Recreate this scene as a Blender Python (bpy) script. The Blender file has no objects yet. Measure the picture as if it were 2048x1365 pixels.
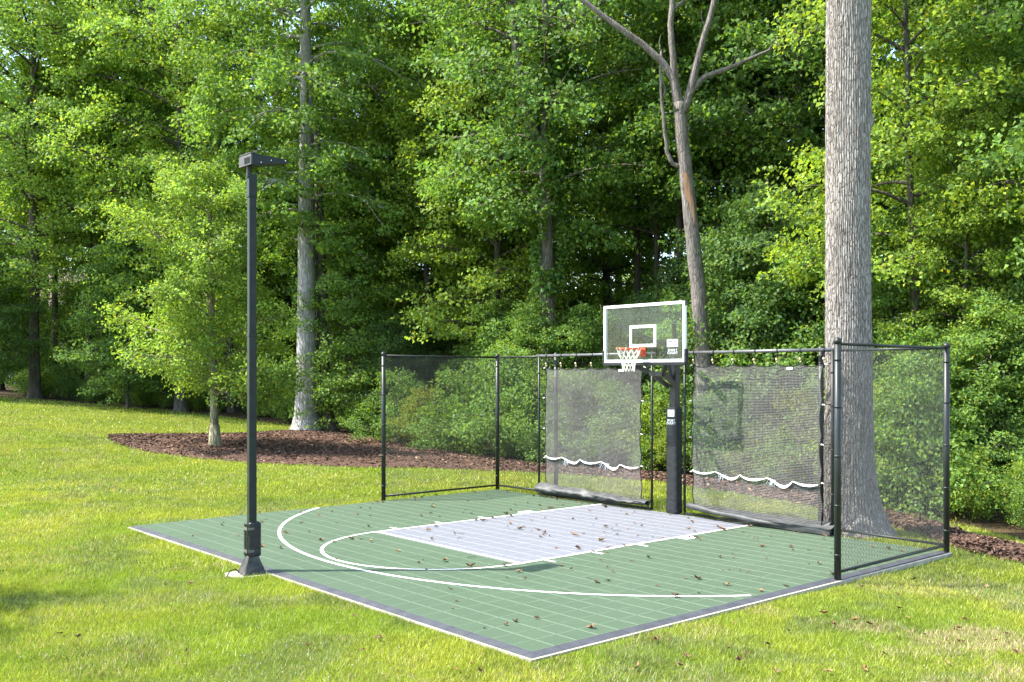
import bpy, math, random
import numpy as np
from mathutils import Vector, Matrix

R = math.radians
FT = 0.3048
CAM_H = 8.669 * FT
F = 1963.2                       # focal length in photograph pixels (2048 wide)
HOR = 749.8                      # row of the horizon in the photograph
scene = bpy.context.scene
COL = scene.collection

# ------------------------------------------------------------------ camera, sky, sun, exposure
cam_d = bpy.data.cameras.new('camera'); cam = bpy.data.objects.new('camera', cam_d); COL.objects.link(cam)
cam.location = (0, 0, CAM_H); cam.rotation_euler = (R(90), 0, 0)
cam_d.sensor_width = 36; cam_d.lens = 36 * F / 2048; cam_d.shift_y = (HOR - 682.5) / 2048
cam_d.clip_start = 0.1; cam_d.clip_end = 2000
scene.camera = cam

SUN_EL, SUN_AZ = R(56), R(182)   # azimuth counter-clockwise from +X: the sun stands to the left
world = bpy.data.worlds.new('World'); scene.world = world; world.use_nodes = True
nt = world.node_tree; nt.nodes.clear()
sky = nt.nodes.new('ShaderNodeTexSky'); sky.sky_type = 'NISHITA'; sky.sun_disc = False
sky.sun_elevation = SUN_EL; sky.sun_rotation = R(90) - SUN_AZ
sky.dust_density = 1.5; sky.air_density = 1.0
bg = nt.nodes.new('ShaderNodeBackground'); bg.inputs['Strength'].default_value = 0.15
wo = nt.nodes.new('ShaderNodeOutputWorld')
nt.links.new(sky.outputs[0], bg.inputs[0]); nt.links.new(bg.outputs[0], wo.inputs[0])

sun_d = bpy.data.lights.new('sun', 'SUN'); sun = bpy.data.objects.new('sun', sun_d); COL.objects.link(sun)
sun_d.energy = 3.3; sun_d.angle = R(0.53); sun_d.color = (1.0, 0.955, 0.87)
sd = Vector((math.cos(SUN_EL) * math.cos(SUN_AZ), math.cos(SUN_EL) * math.sin(SUN_AZ), math.sin(SUN_EL)))
sun.rotation_euler = sd.to_track_quat('Z', 'Y').to_euler(); sun.location = sd * 60
vs = scene.view_settings
vs.view_transform = 'Standard'; vs.look = 'None'; vs.gamma = 1; vs.use_curve_mapping = False
vs.exposure = 2.1
cy = scene.cycles
cy.max_bounces = 7; cy.diffuse_bounces = 4; cy.glossy_bounces = 2; cy.transmission_bounces = 4
cy.transparent_max_bounces = 12; cy.caustics_reflective = False; cy.caustics_refractive = False
cy.use_denoising = True; cy.denoiser = 'OPENIMAGEDENOISE'; cy.denoising_input_passes = 'RGB_ALBEDO_NORMAL'; cy.denoising_prefilter = 'ACCURATE'

# ------------------------------------------------------------------ helpers
def tag(o, label=None, cat=None, group=None, kind=None):
    if label: o['label'] = label
    if cat: o['category'] = cat
    if group: o['group'] = group
    if kind: o['kind'] = kind
    return o

def empty(name, loc=(0, 0, 0), rz=0.0):
    o = bpy.data.objects.new(name, None); COL.objects.link(o)
    o.location = loc; o.rotation_euler = (0, 0, rz); o.empty_display_size = 0.2
    return o

def link(name, me, parent=None, loc=None, rot=None, scale=None):
    o = bpy.data.objects.new(name, me); COL.objects.link(o)
    if parent is not None: o.parent = parent
    if loc is not None: o.location = loc
    if rot is not None: o.rotation_euler = rot
    if scale is not None: o.scale = scale
    return o

def copy_tree(o, parent=None):
    c = o.copy(); COL.objects.link(c); c.parent = parent
    for ch in o.children: copy_tree(ch, c)
    return c

class MB:
    """collects shapes, built as one mesh"""
    def __init__(s): s.v = []; s.f = []; s.m = []
    def add(s, vs_, fs, mi=0):
        n = len(s.v); s.v.extend([tuple(p) for p in vs_])
        s.f.extend([tuple(i + n for i in f) for f in fs]); s.m.extend([mi] * len(fs)); return s
    def box(s, c, d, mi=0, M=None):
        x, y, z = d[0] / 2, d[1] / 2, d[2] / 2
        p = [(-x,-y,-z),(x,-y,-z),(x,y,-z),(-x,y,-z),(-x,-y,z),(x,-y,z),(x,y,z),(-x,y,z)]
        if M is not None: p = [M @ Vector(q) for q in p]
        p = [(q[0]+c[0], q[1]+c[1], q[2]+c[2]) for q in p]
        return s.add(p, [(3,2,1,0),(4,5,6,7),(0,1,5,4),(1,2,6,5),(2,3,7,6),(3,0,4,7)], mi)
    def rbox(s, c, d, b, mi=0):
        """box with chamfered vertical and top edges"""
        x, y, z = d[0]/2, d[1]/2, d[2]/2
        def ring(ix, zz):
            X, Y = x-ix, y-ix; bb = max(b-ix*0.5, b*0.4)
            return [(-X+bb,-Y,zz),(X-bb,-Y,zz),(X,-Y+bb,zz),(X,Y-bb,zz),(X-bb,Y,zz),(-X+bb,Y,zz),(-X,Y-bb,zz),(-X,-Y+bb,zz)]
        rs = [ring(b,-z), ring(0,-z+b), ring(0,z-b), ring(b,z)]
        p = [(q[0]+c[0], q[1]+c[1], q[2]+c[2]) for r in rs for q in r]
        fs = [tuple(reversed(range(8))), tuple(range(24, 32))]
        for k in range(3):
            for i in range(8): fs.append((k*8+i, k*8+(i+1)%8, k*8+8+(i+1)%8, k*8+8+i))
        return s.add(p, fs, mi)
    def tube(s, pts, rad, n=8, mi=0, cap=True, up=None):
        pts = [Vector(p) for p in pts]
        if not hasattr(rad, '__len__'): rad = [rad] * len(pts)
        V = []; prev = None
        for i, p in enumerate(pts):
            t = (pts[min(i+1, len(pts)-1)] - pts[max(i-1, 0)])
            if t.length < 1e-9: t = Vector((0,0,1))
            t.normalize()
            if prev is None:
                a = Vector(up) if up else (Vector((0,0,1)) if abs(t.z) < .9 else Vector((1,0,0)))
            else: a = prev
            a = (a - t * a.dot(t)).normalized(); prev = a; b = t.cross(a)
            for k in range(n):
                an = 2*math.pi*(k+.5)/n
                V.append(p + (a*math.cos(an) + b*math.sin(an)) * rad[i])
        fs = []
        for i in range(len(pts)-1):
            for k in range(n):
                fs.append((i*n+k, i*n+(k+1)%n, (i+1)*n+(k+1)%n, (i+1)*n+k))
        if cap:
            fs.append(tuple(reversed(range(n)))); m = (len(pts)-1)*n; fs.append(tuple(range(m, m+n)))
        return s.add(V, fs, mi)
    def bar(s, a, b, w, h, mi=0, up=(0,0,1)):
        """rectangular bar from a to b, w across, h along up"""
        a, b = Vector(a), Vector(b); t = (b-a).normalized(); u = Vector(up); u = (u - t*u.dot(t)).normalized(); c = t.cross(u)
        p = []
        for q in (a, b):
            p += [q - c*w/2 - u*h/2, q + c*w/2 - u*h/2, q + c*w/2 + u*h/2, q - c*w/2 + u*h/2]
        return s.add(p, [(0,1,2,3),(7,6,5,4),(0,4,5,1),(1,5,6,2),(2,6,7,3),(3,7,4,0)], mi)
    def ball(s, c, r, seg=8, rings=5, sz=1.0, mi=0):
        V = [(c[0], c[1], c[2]-r*sz)]; fs = []
        for j in range(1, rings):
            a = -math.pi/2 + math.pi*j/rings
            for k in range(seg):
                t = 2*math.pi*k/seg
                V.append((c[0]+r*math.cos(a)*math.cos(t), c[1]+r*math.cos(a)*math.sin(t), c[2]+r*sz*math.sin(a)))
        V.append((c[0], c[1], c[2]+r*sz)); top = len(V)-1
        for k in range(seg):
            fs.append((0, 1+(k+1)%seg, 1+k)); fs.append((top, 1+(rings-2)*seg+k, 1+(rings-2)*seg+(k+1)%seg))
            for j in range(rings-2): fs.append((1+j*seg+k, 1+j*seg+(k+1)%seg, 1+(j+1)*seg+(k+1)%seg, 1+(j+1)*seg+k))
        return s.add(V, fs, mi)
    def grid(s, P, mi=0):
        n, m = len(P), len(P[0])
        return s.add([q for r in P for q in r], [(i*m+j, i*m+j+1, (i+1)*m+j+1, (i+1)*m+j) for i in range(n-1) for j in range(m-1)], mi)
    def mesh(s, name, mats, smooth=False):
        me = bpy.data.meshes.new(name); me.from_pydata(s.v, [], s.f)
        for m in (mats if isinstance(mats, (list, tuple)) else [mats]): me.materials.append(m)
        me.polygons.foreach_set('material_index', s.m)
        if smooth: me.polygons.foreach_set('use_smooth', [True]*len(s.f))
        me.update(); return me
    def build(s, name, mats, parent=None, smooth=False):
        return link(name, s.mesh(name, mats, smooth), parent)

def np_mesh(name, V, Fc, mats, tint=None, smooth=False, attr='tint'):
    """V (n,3), Fc (m,k) with one face size k"""
    me = bpy.data.meshes.new(name); n, m, k = len(V), len(Fc), Fc.shape[1]
    me.vertices.add(n); me.loops.add(m*k); me.polygons.add(m)
    me.vertices.foreach_set('co', np.ascontiguousarray(V, dtype=np.float32).ravel())
    me.loops.foreach_set('vertex_index', np.ascontiguousarray(Fc, dtype=np.int32).ravel())
    me.polygons.foreach_set('loop_start', np.arange(0, m*k, k, dtype=np.int32))
    me.update(calc_edges=True)
    for mt in (mats if isinstance(mats, (list, tuple)) else [mats]): me.materials.append(mt)
    if tint is not None:
        a = me.attributes.new(attr, 'FLOAT_COLOR', 'POINT')
        c = np.ones((n, 4), dtype=np.float32); c[:, :3] = tint; a.data.foreach_set('color', c.ravel())
    if smooth: me.polygons.foreach_set('use_smooth', np.ones(m, dtype=bool))
    me.update(); return me

def tubes_np(paths, r, offs=None):
    """paths (n, s, 3) -> three-sided wires; offs (3,3) ring offsets"""
    n, s_, _ = paths.shape
    V = (paths[:, :, None, :] + r * offs[None, None, :, :]).reshape(-1, 3)
    base = (np.arange(n)[:, None]*s_ + np.arange(s_-1)[None, :]).reshape(-1) * 3
    Fs = []
    for k in range(3):
        k2 = (k+1) % 3
        Fs.append(np.stack([base+k, base+k2, base+3+k2, base+3+k], 1))
    return V, np.concatenate(Fs)

def pt(px, py, Y):
    """a point at depth Y seen at a photograph pixel"""
    return Vector(((px-1024)/F*Y, Y, CAM_H - (py-HOR)/F*Y))

YAW = 0.712
N0 = (0.635*FT, 30.748*FT)
cY, sY = math.cos(YAW), math.sin(YAW)
def court_xy(u, v):          # feet on the court -> world metres
    return (N0[0] + (u*cY - v*sY)*FT, N0[1] + (u*sY + v*cY)*FT)
def L(u, v, z):              # feet -> metres in the court's own axes
    return (u*FT, v*FT, z*FT)

# ------------------------------------------------------------------ noise (numpy)
_rng = np.random.default_rng(5)
_tab = _rng.random((256, 256))
def vnoise(x, y, s=1.0, o=0):
    x = np.asarray(x)/s + o*17.3; y = np.asarray(y)/s + o*9.1
    xi = np.floor(x).astype(int); yi = np.floor(y).astype(int); fx, fy = x-xi, y-yi
    fx = fx*fx*(3-2*fx); fy = fy*fy*(3-2*fy)
    a = _tab[xi % 256, yi % 256]; b = _tab[(xi+1) % 256, yi % 256]; c = _tab[xi % 256, (yi+1) % 256]; d = _tab[(xi+1) % 256, (yi+1) % 256]
    return (a*(1-fx)+b*fx)*(1-fy) + (c*(1-fx)+d*fx)*fy
def fbm(x, y, s=1.0, o=0, n=4):
    t = 0; a = 1.0; w = 0
    for k in range(n): t = t + a*vnoise(x, y, s/2**k, o+k); w += a; a *= .5
    return t/w

# ------------------------------------------------------------------ materials
def mat(name):
    m = bpy.data.materials.new(name); m.use_nodes = True; m.node_tree.nodes.clear()
    out = m.node_tree.nodes.new('ShaderNodeOutputMaterial'); return m, m.node_tree, out
class NT:
    def __init__(s, t): s.t = t
    def n(s, typ, **kw):
        x = s.t.nodes.new(typ)
        for k, v in kw.items():
            if k == 'ins':
                for a, b in v.items():
                    if hasattr(b, 'is_output') or isinstance(b, bpy.types.NodeSocket): s.t.links.new(b, x.inputs[a])
                    else: x.inputs[a].default_value = b
            else: setattr(x, k, v)
        return x
    def mixc(s, f, a, b, blend='MIX'):
        x = s.t.nodes.new('ShaderNodeMix'); x.data_type = 'RGBA'; x.blend_type = blend; x.clamp_factor = True
        for i, v in ((0, f), (6, a), (7, b)):
            if isinstance(v, bpy.types.NodeSocket): s.t.links.new(v, x.inputs[i])
            else: x.inputs[i].default_value = v if i == 0 else (v[0], v[1], v[2], 1)
        return x.outputs[2]
    def ramp(s, f, a, b, ca=(0,0,0), cb=(1,1,1)):
        x = s.t.nodes.new('ShaderNodeValToRGB'); e = x.color_ramp.elements
        e[0].position = a; e[1].position = b; e[0].color = (*ca, 1); e[1].color = (*cb, 1)
        s.t.links.new(f, x.inputs[0]); return x.outputs[0]
    def noise(s, scale, detail=4, vec=None, rough=.55):
        x = s.t.nodes.new('ShaderNodeTexNoise'); x.inputs['Scale'].default_value = scale
        x.inputs['Detail'].default_value = detail; x.inputs['Roughness'].default_value = rough
        if vec is not None: s.t.links.new(vec, x.inputs['Vector'])
        return x.outputs[0]
    def coord(s, scale=(1,1,1), which='Object'):
        c = s.t.nodes.new('ShaderNodeTexCoord'); m = s.t.nodes.new('ShaderNodeMapping'); m.inputs['Scale'].default_value = scale
        s.t.links.new(c.outputs[which], m.inputs[0]); return m.outputs[0]
    def pos(s, scale=(1,1,1)):
        c = s.t.nodes.new('ShaderNodeNewGeometry'); m = s.t.nodes.new('ShaderNodeMapping'); m.inputs['Scale'].default_value = scale
        s.t.links.new(c.outputs['Position'], m.inputs[0]); return m.outputs[0]
    def bump(s, h, strength=.5, dist=.01):
        x = s.t.nodes.new('ShaderNodeBump'); x.inputs['Strength'].default_value = strength; x.inputs['Distance'].default_value = dist
        s.t.links.new(h, x.inputs['Height']); return x.outputs[0]
    def pbr(s, out, col, rough=.6, spec=.4, metal=0, normal=None):
        p = s.t.nodes.new('ShaderNodeBsdfPrincipled')
        for k, v in (('Base Color', col), ('Roughness', rough), ('Specular IOR Level', spec), ('Metallic', metal)):
            if isinstance(v, bpy.types.NodeSocket): s.t.links.new(v, p.inputs[k])
            elif k == 'Base Color': p.inputs[k].default_value = (*v, 1)
            else: p.inputs[k].default_value = v
        if normal is not None: s.t.links.new(normal, p.inputs['Normal'])
        s.t.links.new(p.outputs[0], out.inputs[0]); return p

def simple(name, c1, c2, scale=6, rough=.6, spec=.4, metal=0, bump=.2, bdist=.003, stretch=(1,1,1), bscale=None, world=True):
    m, t, out = mat(name); k = NT(t)
    v = k.pos(stretch) if world else k.coord(stretch)
    n = k.noise(scale, 5, v)
    c = k.mixc(k.ramp(n, .35, .68), c1, c2)
    nb = k.noise(bscale or scale*4, 4, v)
    k.pbr(out, c, rough, spec, metal, k.bump(nb, bump, bdist)); return m

def leaf_mat(name, trans=.5, rough=.58, spec=.22, tr=(1.12, 1.12, .5)):
    m, t, out = mat(name); k = NT(t)
    a = k.n('ShaderNodeAttribute', attribute_name='tint').outputs['Color']
    o = k.n('ShaderNodeObjectInfo').outputs['Color']
    c = k.mixc(1.0, a, o, 'MULTIPLY')
    p = k.n('ShaderNodeBsdfPrincipled', ins={'Base Color': c, 'Roughness': rough, 'Specular IOR Level': spec})
    tc = k.mixc(1.0, c, tr, 'MULTIPLY')
    tb = k.n('ShaderNodeBsdfTranslucent', ins={'Color': tc})
    mx = k.n('ShaderNodeMixShader', ins={0: trans, 1: p.outputs[0], 2: tb.outputs[0]})
    t.links.new(mx.outputs[0], out.inputs[0]); return m

def bark_mat(name, ca, cb, cd, zs=.16, scale=9, bump=.9, dist=.03):
    m, t, out = mat(name); k = NT(t)
    v = k.coord((1, 1, zs)); n1 = k.noise(scale, 6, v, .62); n2 = k.noise(1.2, 3, k.coord((1,1,.5)))
    vo = k.n('ShaderNodeTexVoronoi', feature='DISTANCE_TO_EDGE', ins={'Vector': v, 'Scale': scale*1.3}).outputs['Distance']
    c = k.mixc(k.ramp(n1, .3, .62), cd, ca); c = k.mixc(k.ramp(n2, .4, .7), c, k.mixc(.5, c, cb))
    cr = k.ramp(vo, .0, .16)
    c = k.mixc(cr, k.mixc(.6, c, cd), c)
    h = k.mixc(.5, n1, cr)
    k.pbr(out, c, .9, .15, 0, k.bump(h, bump, dist)); return m

M = {}
# ground
def ground_mat():
    m, t, out = mat('lawn_soil'); k = NT(t); v = k.pos()
    n = k.noise(.8, 5, v); n2 = k.noise(14, 5, v)
    c = k.mixc(k.ramp(n, .35, .7), (.085, .120, .012), (.115, .140, .016)); c = k.mixc(k.ramp(n2, .45, .75), c, (.055, .052, .018))
    k.pbr(out, c, .95, .05, 0, k.bump(n2, .8, .03)); return m
M['lawn'] = ground_mat()
M['floor'] = simple('leaf_litter', (.035, .026, .014), (.075, .052, .028), 5, .95, .1, bump=1, bdist=.03)
M['mulch'] = simple('shredded_bark_mulch', (.058, .034, .024), (.115, .072, .052), 9, .95, .1, bump=1, bdist=.03, bscale=40)
M['concrete'] = simple('concrete', (.27, .245, .195), (.36, .335, .28), 8, .9, .2, bump=.5, bdist=.006, bscale=60)
M['leaf'] = leaf_mat('leaf')
M['grass'] = leaf_mat('grass_blade', .35, .5, .25, (1.2, 1.12, .5))
M['bark'] = bark_mat('bark', (.19, .165, .135), (.16, .15, .13), (.06, .05, .04))
M['bark_dark'] = bark_mat('bark_dark', (.13, .115, .09), (.10, .10, .07), (.045, .038, .03))
M['bark_big'] = bark_mat('ridged_bark', (.395, .360, .325), (.335, .305, .278), (.125, .103, .085), .20, 22, 1.0, .03)
M['bark_tulip'] = bark_mat('pale_bark', (.46, .44, .42), (.38, .37, .35), (.15, .14, .12), .2, 12, .9, .03)
M['bark_dead'] = bark_mat('weathered_bark', (.25, .225, .205), (.20, .17, .145), (.08, .065, .055), .2, 14, .9, .02)
M['bare_wood'] = simple('bare_wood', (.30, .175, .10), (.15, .088, .055), 10, .8, .2, stretch=(1,1,.15), bump=.5)
# court
def tile_mat(name, c1, c2, hole):
    m, t, out = mat(name); k = NT(t); v = k.coord((1,1,1))
    gx = k.n('ShaderNodeTexWave', wave_type='BANDS', bands_direction='X', ins={'Vector': v, 'Scale': 16.0, 'Distortion': 0.0}).outputs[1]
    gy = k.n('ShaderNodeTexWave', wave_type='BANDS', bands_direction='Y', ins={'Vector': v, 'Scale': 16.0, 'Distortion': 0.0}).outputs[1]
    g = k.n('ShaderNodeMath', operation='MULTIPLY', ins={0: gx, 1: gy}).outputs[0]
    n = k.noise(.9, 4, k.pos()); n2 = k.noise(9, 5, k.pos())
    oi = k.n('ShaderNodeObjectInfo').outputs['Random']
    c = k.mixc(k.ramp(n, .35, .7), c1, c2)
    c = k.mixc(k.n('ShaderNodeMath', operation='MULTIPLY', ins={0: oi, 1: .12}).outputs[0], c, (c1[0]*.7, c1[1]*.7, c1[2]*.7))
    c = k.mixc(k.ramp(k.noise(.35, 6, k.pos(), .7), .50, .68, (0,0,0), (.30,.30,.30)), c, (c1[0]*.72, c1[1]*.74, c1[2]*.70))
    c = k.mixc(k.ramp(n2, .55, .8, (0,0,0), (.35,.35,.35)), c, (c1[0]*.75, c1[1]*.7, c1[2]*.65))
    c = k.mixc(k.ramp(g, .45, .7), c, hole)
    k.pbr(out, c, .5, .35, 0, k.bump(g, .3, .002)); return m
GREEN_A, GREEN_B = (.064, .098, .060), (.073, .109, .068)
M['tile_green'] = tile_mat('green_court_tile', GREEN_A, GREEN_B, (.036, .058, .034))
M['rim_green'] = simple('green_tile_rib', (.094, .137, .086), (.082, .121, .076), 5, .5, .35, bump=.1)
M['tile_grey'] = tile_mat('grey_court_tile', (.150, .156, .178), (.165, .171, .192), (.115, .120, .142))
M['rim_grey'] = simple('grey_tile_rib', (.215, .222, .24), (.19, .197, .215), 5, .5, .35, bump=.1)
M['line'] = simple('white_line_paint', (.80, .80, .78), (.70, .71, .69), 7, .6, .3, bump=.15)
M['ramp'] = simple('dark_grey_edge', (.040, .043, .052), (.062, .065, .074), 6, .6, .35, bump=.3, bscale=90)
# metal, cloth
M['post'] = simple('black_vinyl_post', (.011, .014, .012), (.020, .024, .021), 5, .42, .35, bump=.15)
M['wire'] = simple('black_vinyl_wire', (.055, .057, .057), (.085, .087, .087), 4, .3, .6, bump=0)  # black vinyl lightened: the sun's glint is put into its colour
M['lamp'] = simple('black_green_paint', (.012, .017, .014), (.022, .027, .022), 6, .5, .25, bump=.15)
M['base'] = simple('weathered_black_base', (.018, .020, .020), (.085, .082, .070), 7, .7, .3, bump=.5, bscale=30)
M['grey_plate'] = simple('faded_grey_metal', (.115, .11, .10), (.06, .058, .052), 9, .6, .4, bump=.2)
M['pad'] = simple('black_vinyl_pad', (.012, .013, .014), (.023, .025, .026), 5, .45, .3, bump=.5, bdist=.01, stretch=(1,1,3), bscale=9)
M['strap'] = simple('grey_strap', (.10, .10, .085), (.14, .14, .11), 9, .8, .2)
M['hoop_black'] = simple('black_powder_coat', (.016, .017, .019), (.027, .029, .032), 5, .4, .35, bump=.1)
M['hoop_brown'] = simple('bronze_powder_coat', (.060, .047, .040), (.085, .068, .058), 5, .5, .4, bump=.1)
M['white'] = simple('white_paint', (.80, .80, .80), (.74, .75, .75), 6, .4, .4, bump=.1)
M['orange'] = simple('orange_rim_paint', (.62, .085, .018), (.52, .075, .02), 9, .45, .45, bump=.1)
M['cord'] = simple('white_cord', (.78, .74, .62), (.68, .63, .50), 9, .85, .2)
M['brass'] = simple('brass_clip', (.62, .50, .28), (.50, .40, .22), 9, .35, .5, .6)
M['net'] = simple('grey_netting_cord', (.155, .149, .143), (.21, .202, .194), 3, .8, .2, bump=0)
M['tarp'] = simple('dark_grey_tarp', (.030, .033, .033), (.070, .073, .071), 5, .55, .4, bump=.4, bdist=.01, bscale=14)
M['black_rope'] = simple('black_rope', (.012, .012, .012), (.022, .022, .022), 9, .8, .2)
M['dark_print'] = simple('dark_print', (.012, .013, .014), (.018, .018, .019), 5, .6, .3, bump=0)
def glass_mat():
    m, t, out = mat('dusty_backboard_glass'); k = NT(t)
    n = k.noise(3, 5, k.coord((6, 6, .7))); n2 = k.noise(2.0, 3, k.coord())
    tr = k.n('ShaderNodeBsdfTransparent', ins={'Color': (.88, .93, .90, 1)})
    gl = k.n('ShaderNodeBsdfGlossy', ins={'Color': (1,1,1,1), 'Roughness': .06})
    a = k.n('ShaderNodeMixShader', ins={0: .015, 1: tr.outputs[0], 2: gl.outputs[0]})
    df = k.n('ShaderNodeBsdfDiffuse', ins={'Color': (.30, .36, .29, 1)})
    f = k.ramp(k.mixc(.4, n, n2), .35, .75, (.01,.01,.01), (.09,.09,.09))
    b = k.n('ShaderNodeMixShader', ins={0: f, 1: a.outputs[0], 2: df.outputs[0]})
    t.links.new(b.outputs[0], out.inputs[0]); return m
M['glass'] = glass_mat()
def dry_leaf_mat():
    m, t, out = mat('dry_leaf'); k = NT(t)
    r = k.n('ShaderNodeObjectInfo').outputs['Random']
    c = k.n('ShaderNodeValToRGB'); e = c.color_ramp.elements
    e[0].position = 0; e[0].color = (.065, .036, .020, 1); e[1].position = 1; e[1].color = (.34, .23, .12, 1)
    for p_, q in ((.3, (.12, .066, .036, 1)), (.6, (.20, .115, .06, 1)), (.8, (.25, .13, .045, 1))):
        x = e.new(p_); x.color = q
    t.links.new(r, c.inputs[0])
    n = k.noise(30, 4, k.coord()); cc = k.mixc(k.ramp(n, .3, .7), c.outputs[0], k.mixc(.5, c.outputs[0], (.06, .03, .015)))
    k.pbr(out, cc, .8, .2); return m
M['dry_leaf'] = dry_leaf_mat()

# ------------------------------------------------------------------ terrain
CTRL = []
for u in (-1, 6, 13, 20, 28):
    for v in (0, 8, 17, 26, 34.4): CTRL.append((*court_xy(u, v), -.035))
for u, z in ((-2, -.05), (4, -.05), (10, -.07), (16, -.10), (20, -.11), (24, -.12), (29, -.09)): CTRL.append((*court_xy(u, -1.8), z))
for u in (-3,): 
    for v in (4, 12, 20, 28, 36): CTRL.append((*court_xy(u, v), -.04))
CTRL += [(-9.05, 30, .42), (-12, 30, .60), (-8, 38, .45), (-20, 40, 1.32), (-30, 42, 2.0), (-20, 30, .95), (-14, 23, .25), (-8, 22, .08),
         (-20, 15, .3), (-10, 13, .0), (-4.5, 9, -.05), (0, 6, -.08), (5, 8, -.16), (8, 11, -.2), (-3.6, 33, .2), (0, 30, .03), (-4, 27, .16),
         (4, 26, 0), (6.5, 21, -.03), (7.6, 16.5, -.14), (9, 14, -.2), (14, 14, -.3), (14, 22, -.2), (20, 34, -.1), (0, 45, .2), (0, 70, 0),
         (-30, 70, 1.6), (30, 70, 0), (-45, 55, 2.3), (45, 50, -.2), (-12, 48, .9), (-25, 0, .3), (20, 0, -.4), (0, -10, -.1), (-45, 20, 1.2), (45, 20, -.5)]
CT = np.array(CTRL)
def _rbf_fit():
    d = np.hypot(CT[:, None, 0]-CT[None, :, 0], CT[:, None, 1]-CT[None, :, 1]); n = len(CT)
    A = np.zeros((n+3, n+3)); A[:n, :n] = d - np.eye(n)*.15; A[:n, n] = 1; A[:n, n+1:] = CT[:, :2]; A[n, :n] = 1; A[n+1:, :n] = CT[:, :2].T
    return np.linalg.solve(A, np.concatenate([CT[:, 2], [0, 0, 0]]))
_W = _rbf_fit()
def hz(x, y):
    x = np.asarray(x, float); y = np.asarray(y, float); sh = x.shape; x = x.ravel(); y = y.ravel(); n = len(CT)
    o = np.empty(len(x))
    for i in range(0, len(x), 20000):
        xs, ys = x[i:i+20000], y[i:i+20000]
        d = np.hypot(xs[:, None]-CT[None, :, 0], ys[:, None]-CT[None, :, 1])
        o[i:i+20000] = d@_W[:n] + _W[n] + xs*_W[n+1] + ys*_W[n+2]
    far = np.clip((np.hypot(x, y-30)-55)/30, 0, 1)
    return (o*(1-far)).reshape(sh)
def hz1(x, y): return float(hz(np.array([x]), np.array([y]))[0])

xs = np.concatenate([np.linspace(-600, -60, 10)[:-1], np.arange(-60, 60.1, .6), np.linspace(60, 600, 10)[1:]])
ys = np.concatenate([np.linspace(-300, -12, 8)[:-1], np.arange(-12, 90.1, .6), np.linspace(90, 1200, 12)[1:]])
GX, GY = np.meshgrid(xs, ys, indexing='ij'); GZ = hz(GX, GY)
nx, ny = GX.shape; idx = np.arange(nx*ny).reshape(nx, ny)
Fq = np.stack([idx[:-1, :-1], idx[1:, :-1], idx[1:, 1:], idx[:-1, 1:]], -1).reshape(-1, 4)
lawn = link('lawn', np_mesh('lawn', np.stack([GX, GY, GZ], -1).reshape(-1, 3), Fq, M['lawn'], smooth=True))
tag(lawn, 'sunlit mown lawn sloping up to the left towards the woods', 'lawn', kind='structure')

EDGE = [(-90, 47), (-25, 46), (-14, 43.2), (-9.5, 40.2), (-6.3, 38.6), (-5, 36.0), (-3.3, 33.3), (-1.4, 30.8), (.8, 28.5), (3.6, 26.6), (5.6, 23.6), (7.2, 20.8), (8.2, 18.4), (8.7, 16.2), (10.5, 14.9), (14, 14), (22, 13), (90, 10)]
EX, EY = np.array(EDGE).T
def edge(x): return np.interp(x, EX, EY)
fx = np.concatenate([np.linspace(-90, -30, 20)[:-1], np.arange(-30, 30.1, .4), np.linspace(30, 90, 20)[1:]])
tt = np.concatenate([[0, .02, .05, .1], np.linspace(.16, 1, 16)])
FX = np.repeat(fx[:, None], len(tt), 1); e0 = edge(fx)[:, None] + .35*(fbm(fx, fx*0, 1.3)[:, None]-.5); FY = e0 + (100-e0)*tt[None, :]
FZ = hz(FX, FY) + .015 + .05*fbm(FX, FY, 1.5)*(tt[None, :] > 0)
idx = np.arange(FX.size).reshape(FX.shape)
Fq = np.stack([idx[:-1, :-1], idx[1:, :-1], idx[1:, 1:], idx[:-1, 1:]], -1).reshape(-1, 4)
ff = link('forest_floor', np_mesh('forest_floor', np.stack([FX, FY, FZ], -1).reshape(-1, 3), Fq, M['floor'], smooth=True))
tag(ff, 'dark shaded forest floor of leaf litter under the trees', 'forest floor', kind='structure')

# mulch beds: front and back edges, both from left to right
BF = [(-12.7, 31.0), (-12.0, 29.7), (-10.8, 28.4), (-9.0, 27.4), (-7.0, 26.8), (-5.4, 26.6), (-3.6, 26.4), (-2.2, 26.8), (-.4, 26.6), (1.0, 26.2), (2.2, 25.4), (3.6, 24.4), (5.0, 22.2), (6.0, 20.2), (6.8, 18.2), (7.05, 16.6), (6.95, 15.0), (7.6, 14.1), (9.4, 13.3), (13, 12.4), (18, 11.6)]
BB = [(-12.6, 31.3), (-12.0, 32.4), (-10.8, 33.6), (-9.6, 35.2), (-8.9, 37.2), (-8.2, 38.9), (-6.6, 38.6), (-5.0, 35.8), (-3.4, 33.2), (-1.6, 30.9), (.7, 28.5), (2.4, 27.4), (3.7, 26.4), (5.6, 23.5), (7.1, 20.8), (7.75, 18.4), (7.85, 16.8), (8.2, 15.6), (9.8, 14.6), (13.2, 13.6), (18, 12.8)]
def resample(P, n):
    P = np.array(P, float); t = np.linspace(0, 1, len(P)); q = np.linspace(0, 1, n)
    o = np.stack([np.interp(q, t, P[:, 0]), np.interp(q, t, P[:, 1])], 1)
    for _ in range(2): o[1:-1] = (o[:-2] + 2*o[1:-1] + o[2:])/4
    return o
nF = 241; bf, bb = resample(BF, nF), resample(BB, nF)
jit = (fbm(np.arange(nF)*.35, np.zeros(nF), 1.0)-.5)*.22; bf[:, 1] += jit
tt = np.linspace(0, 1, 26)
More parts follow.
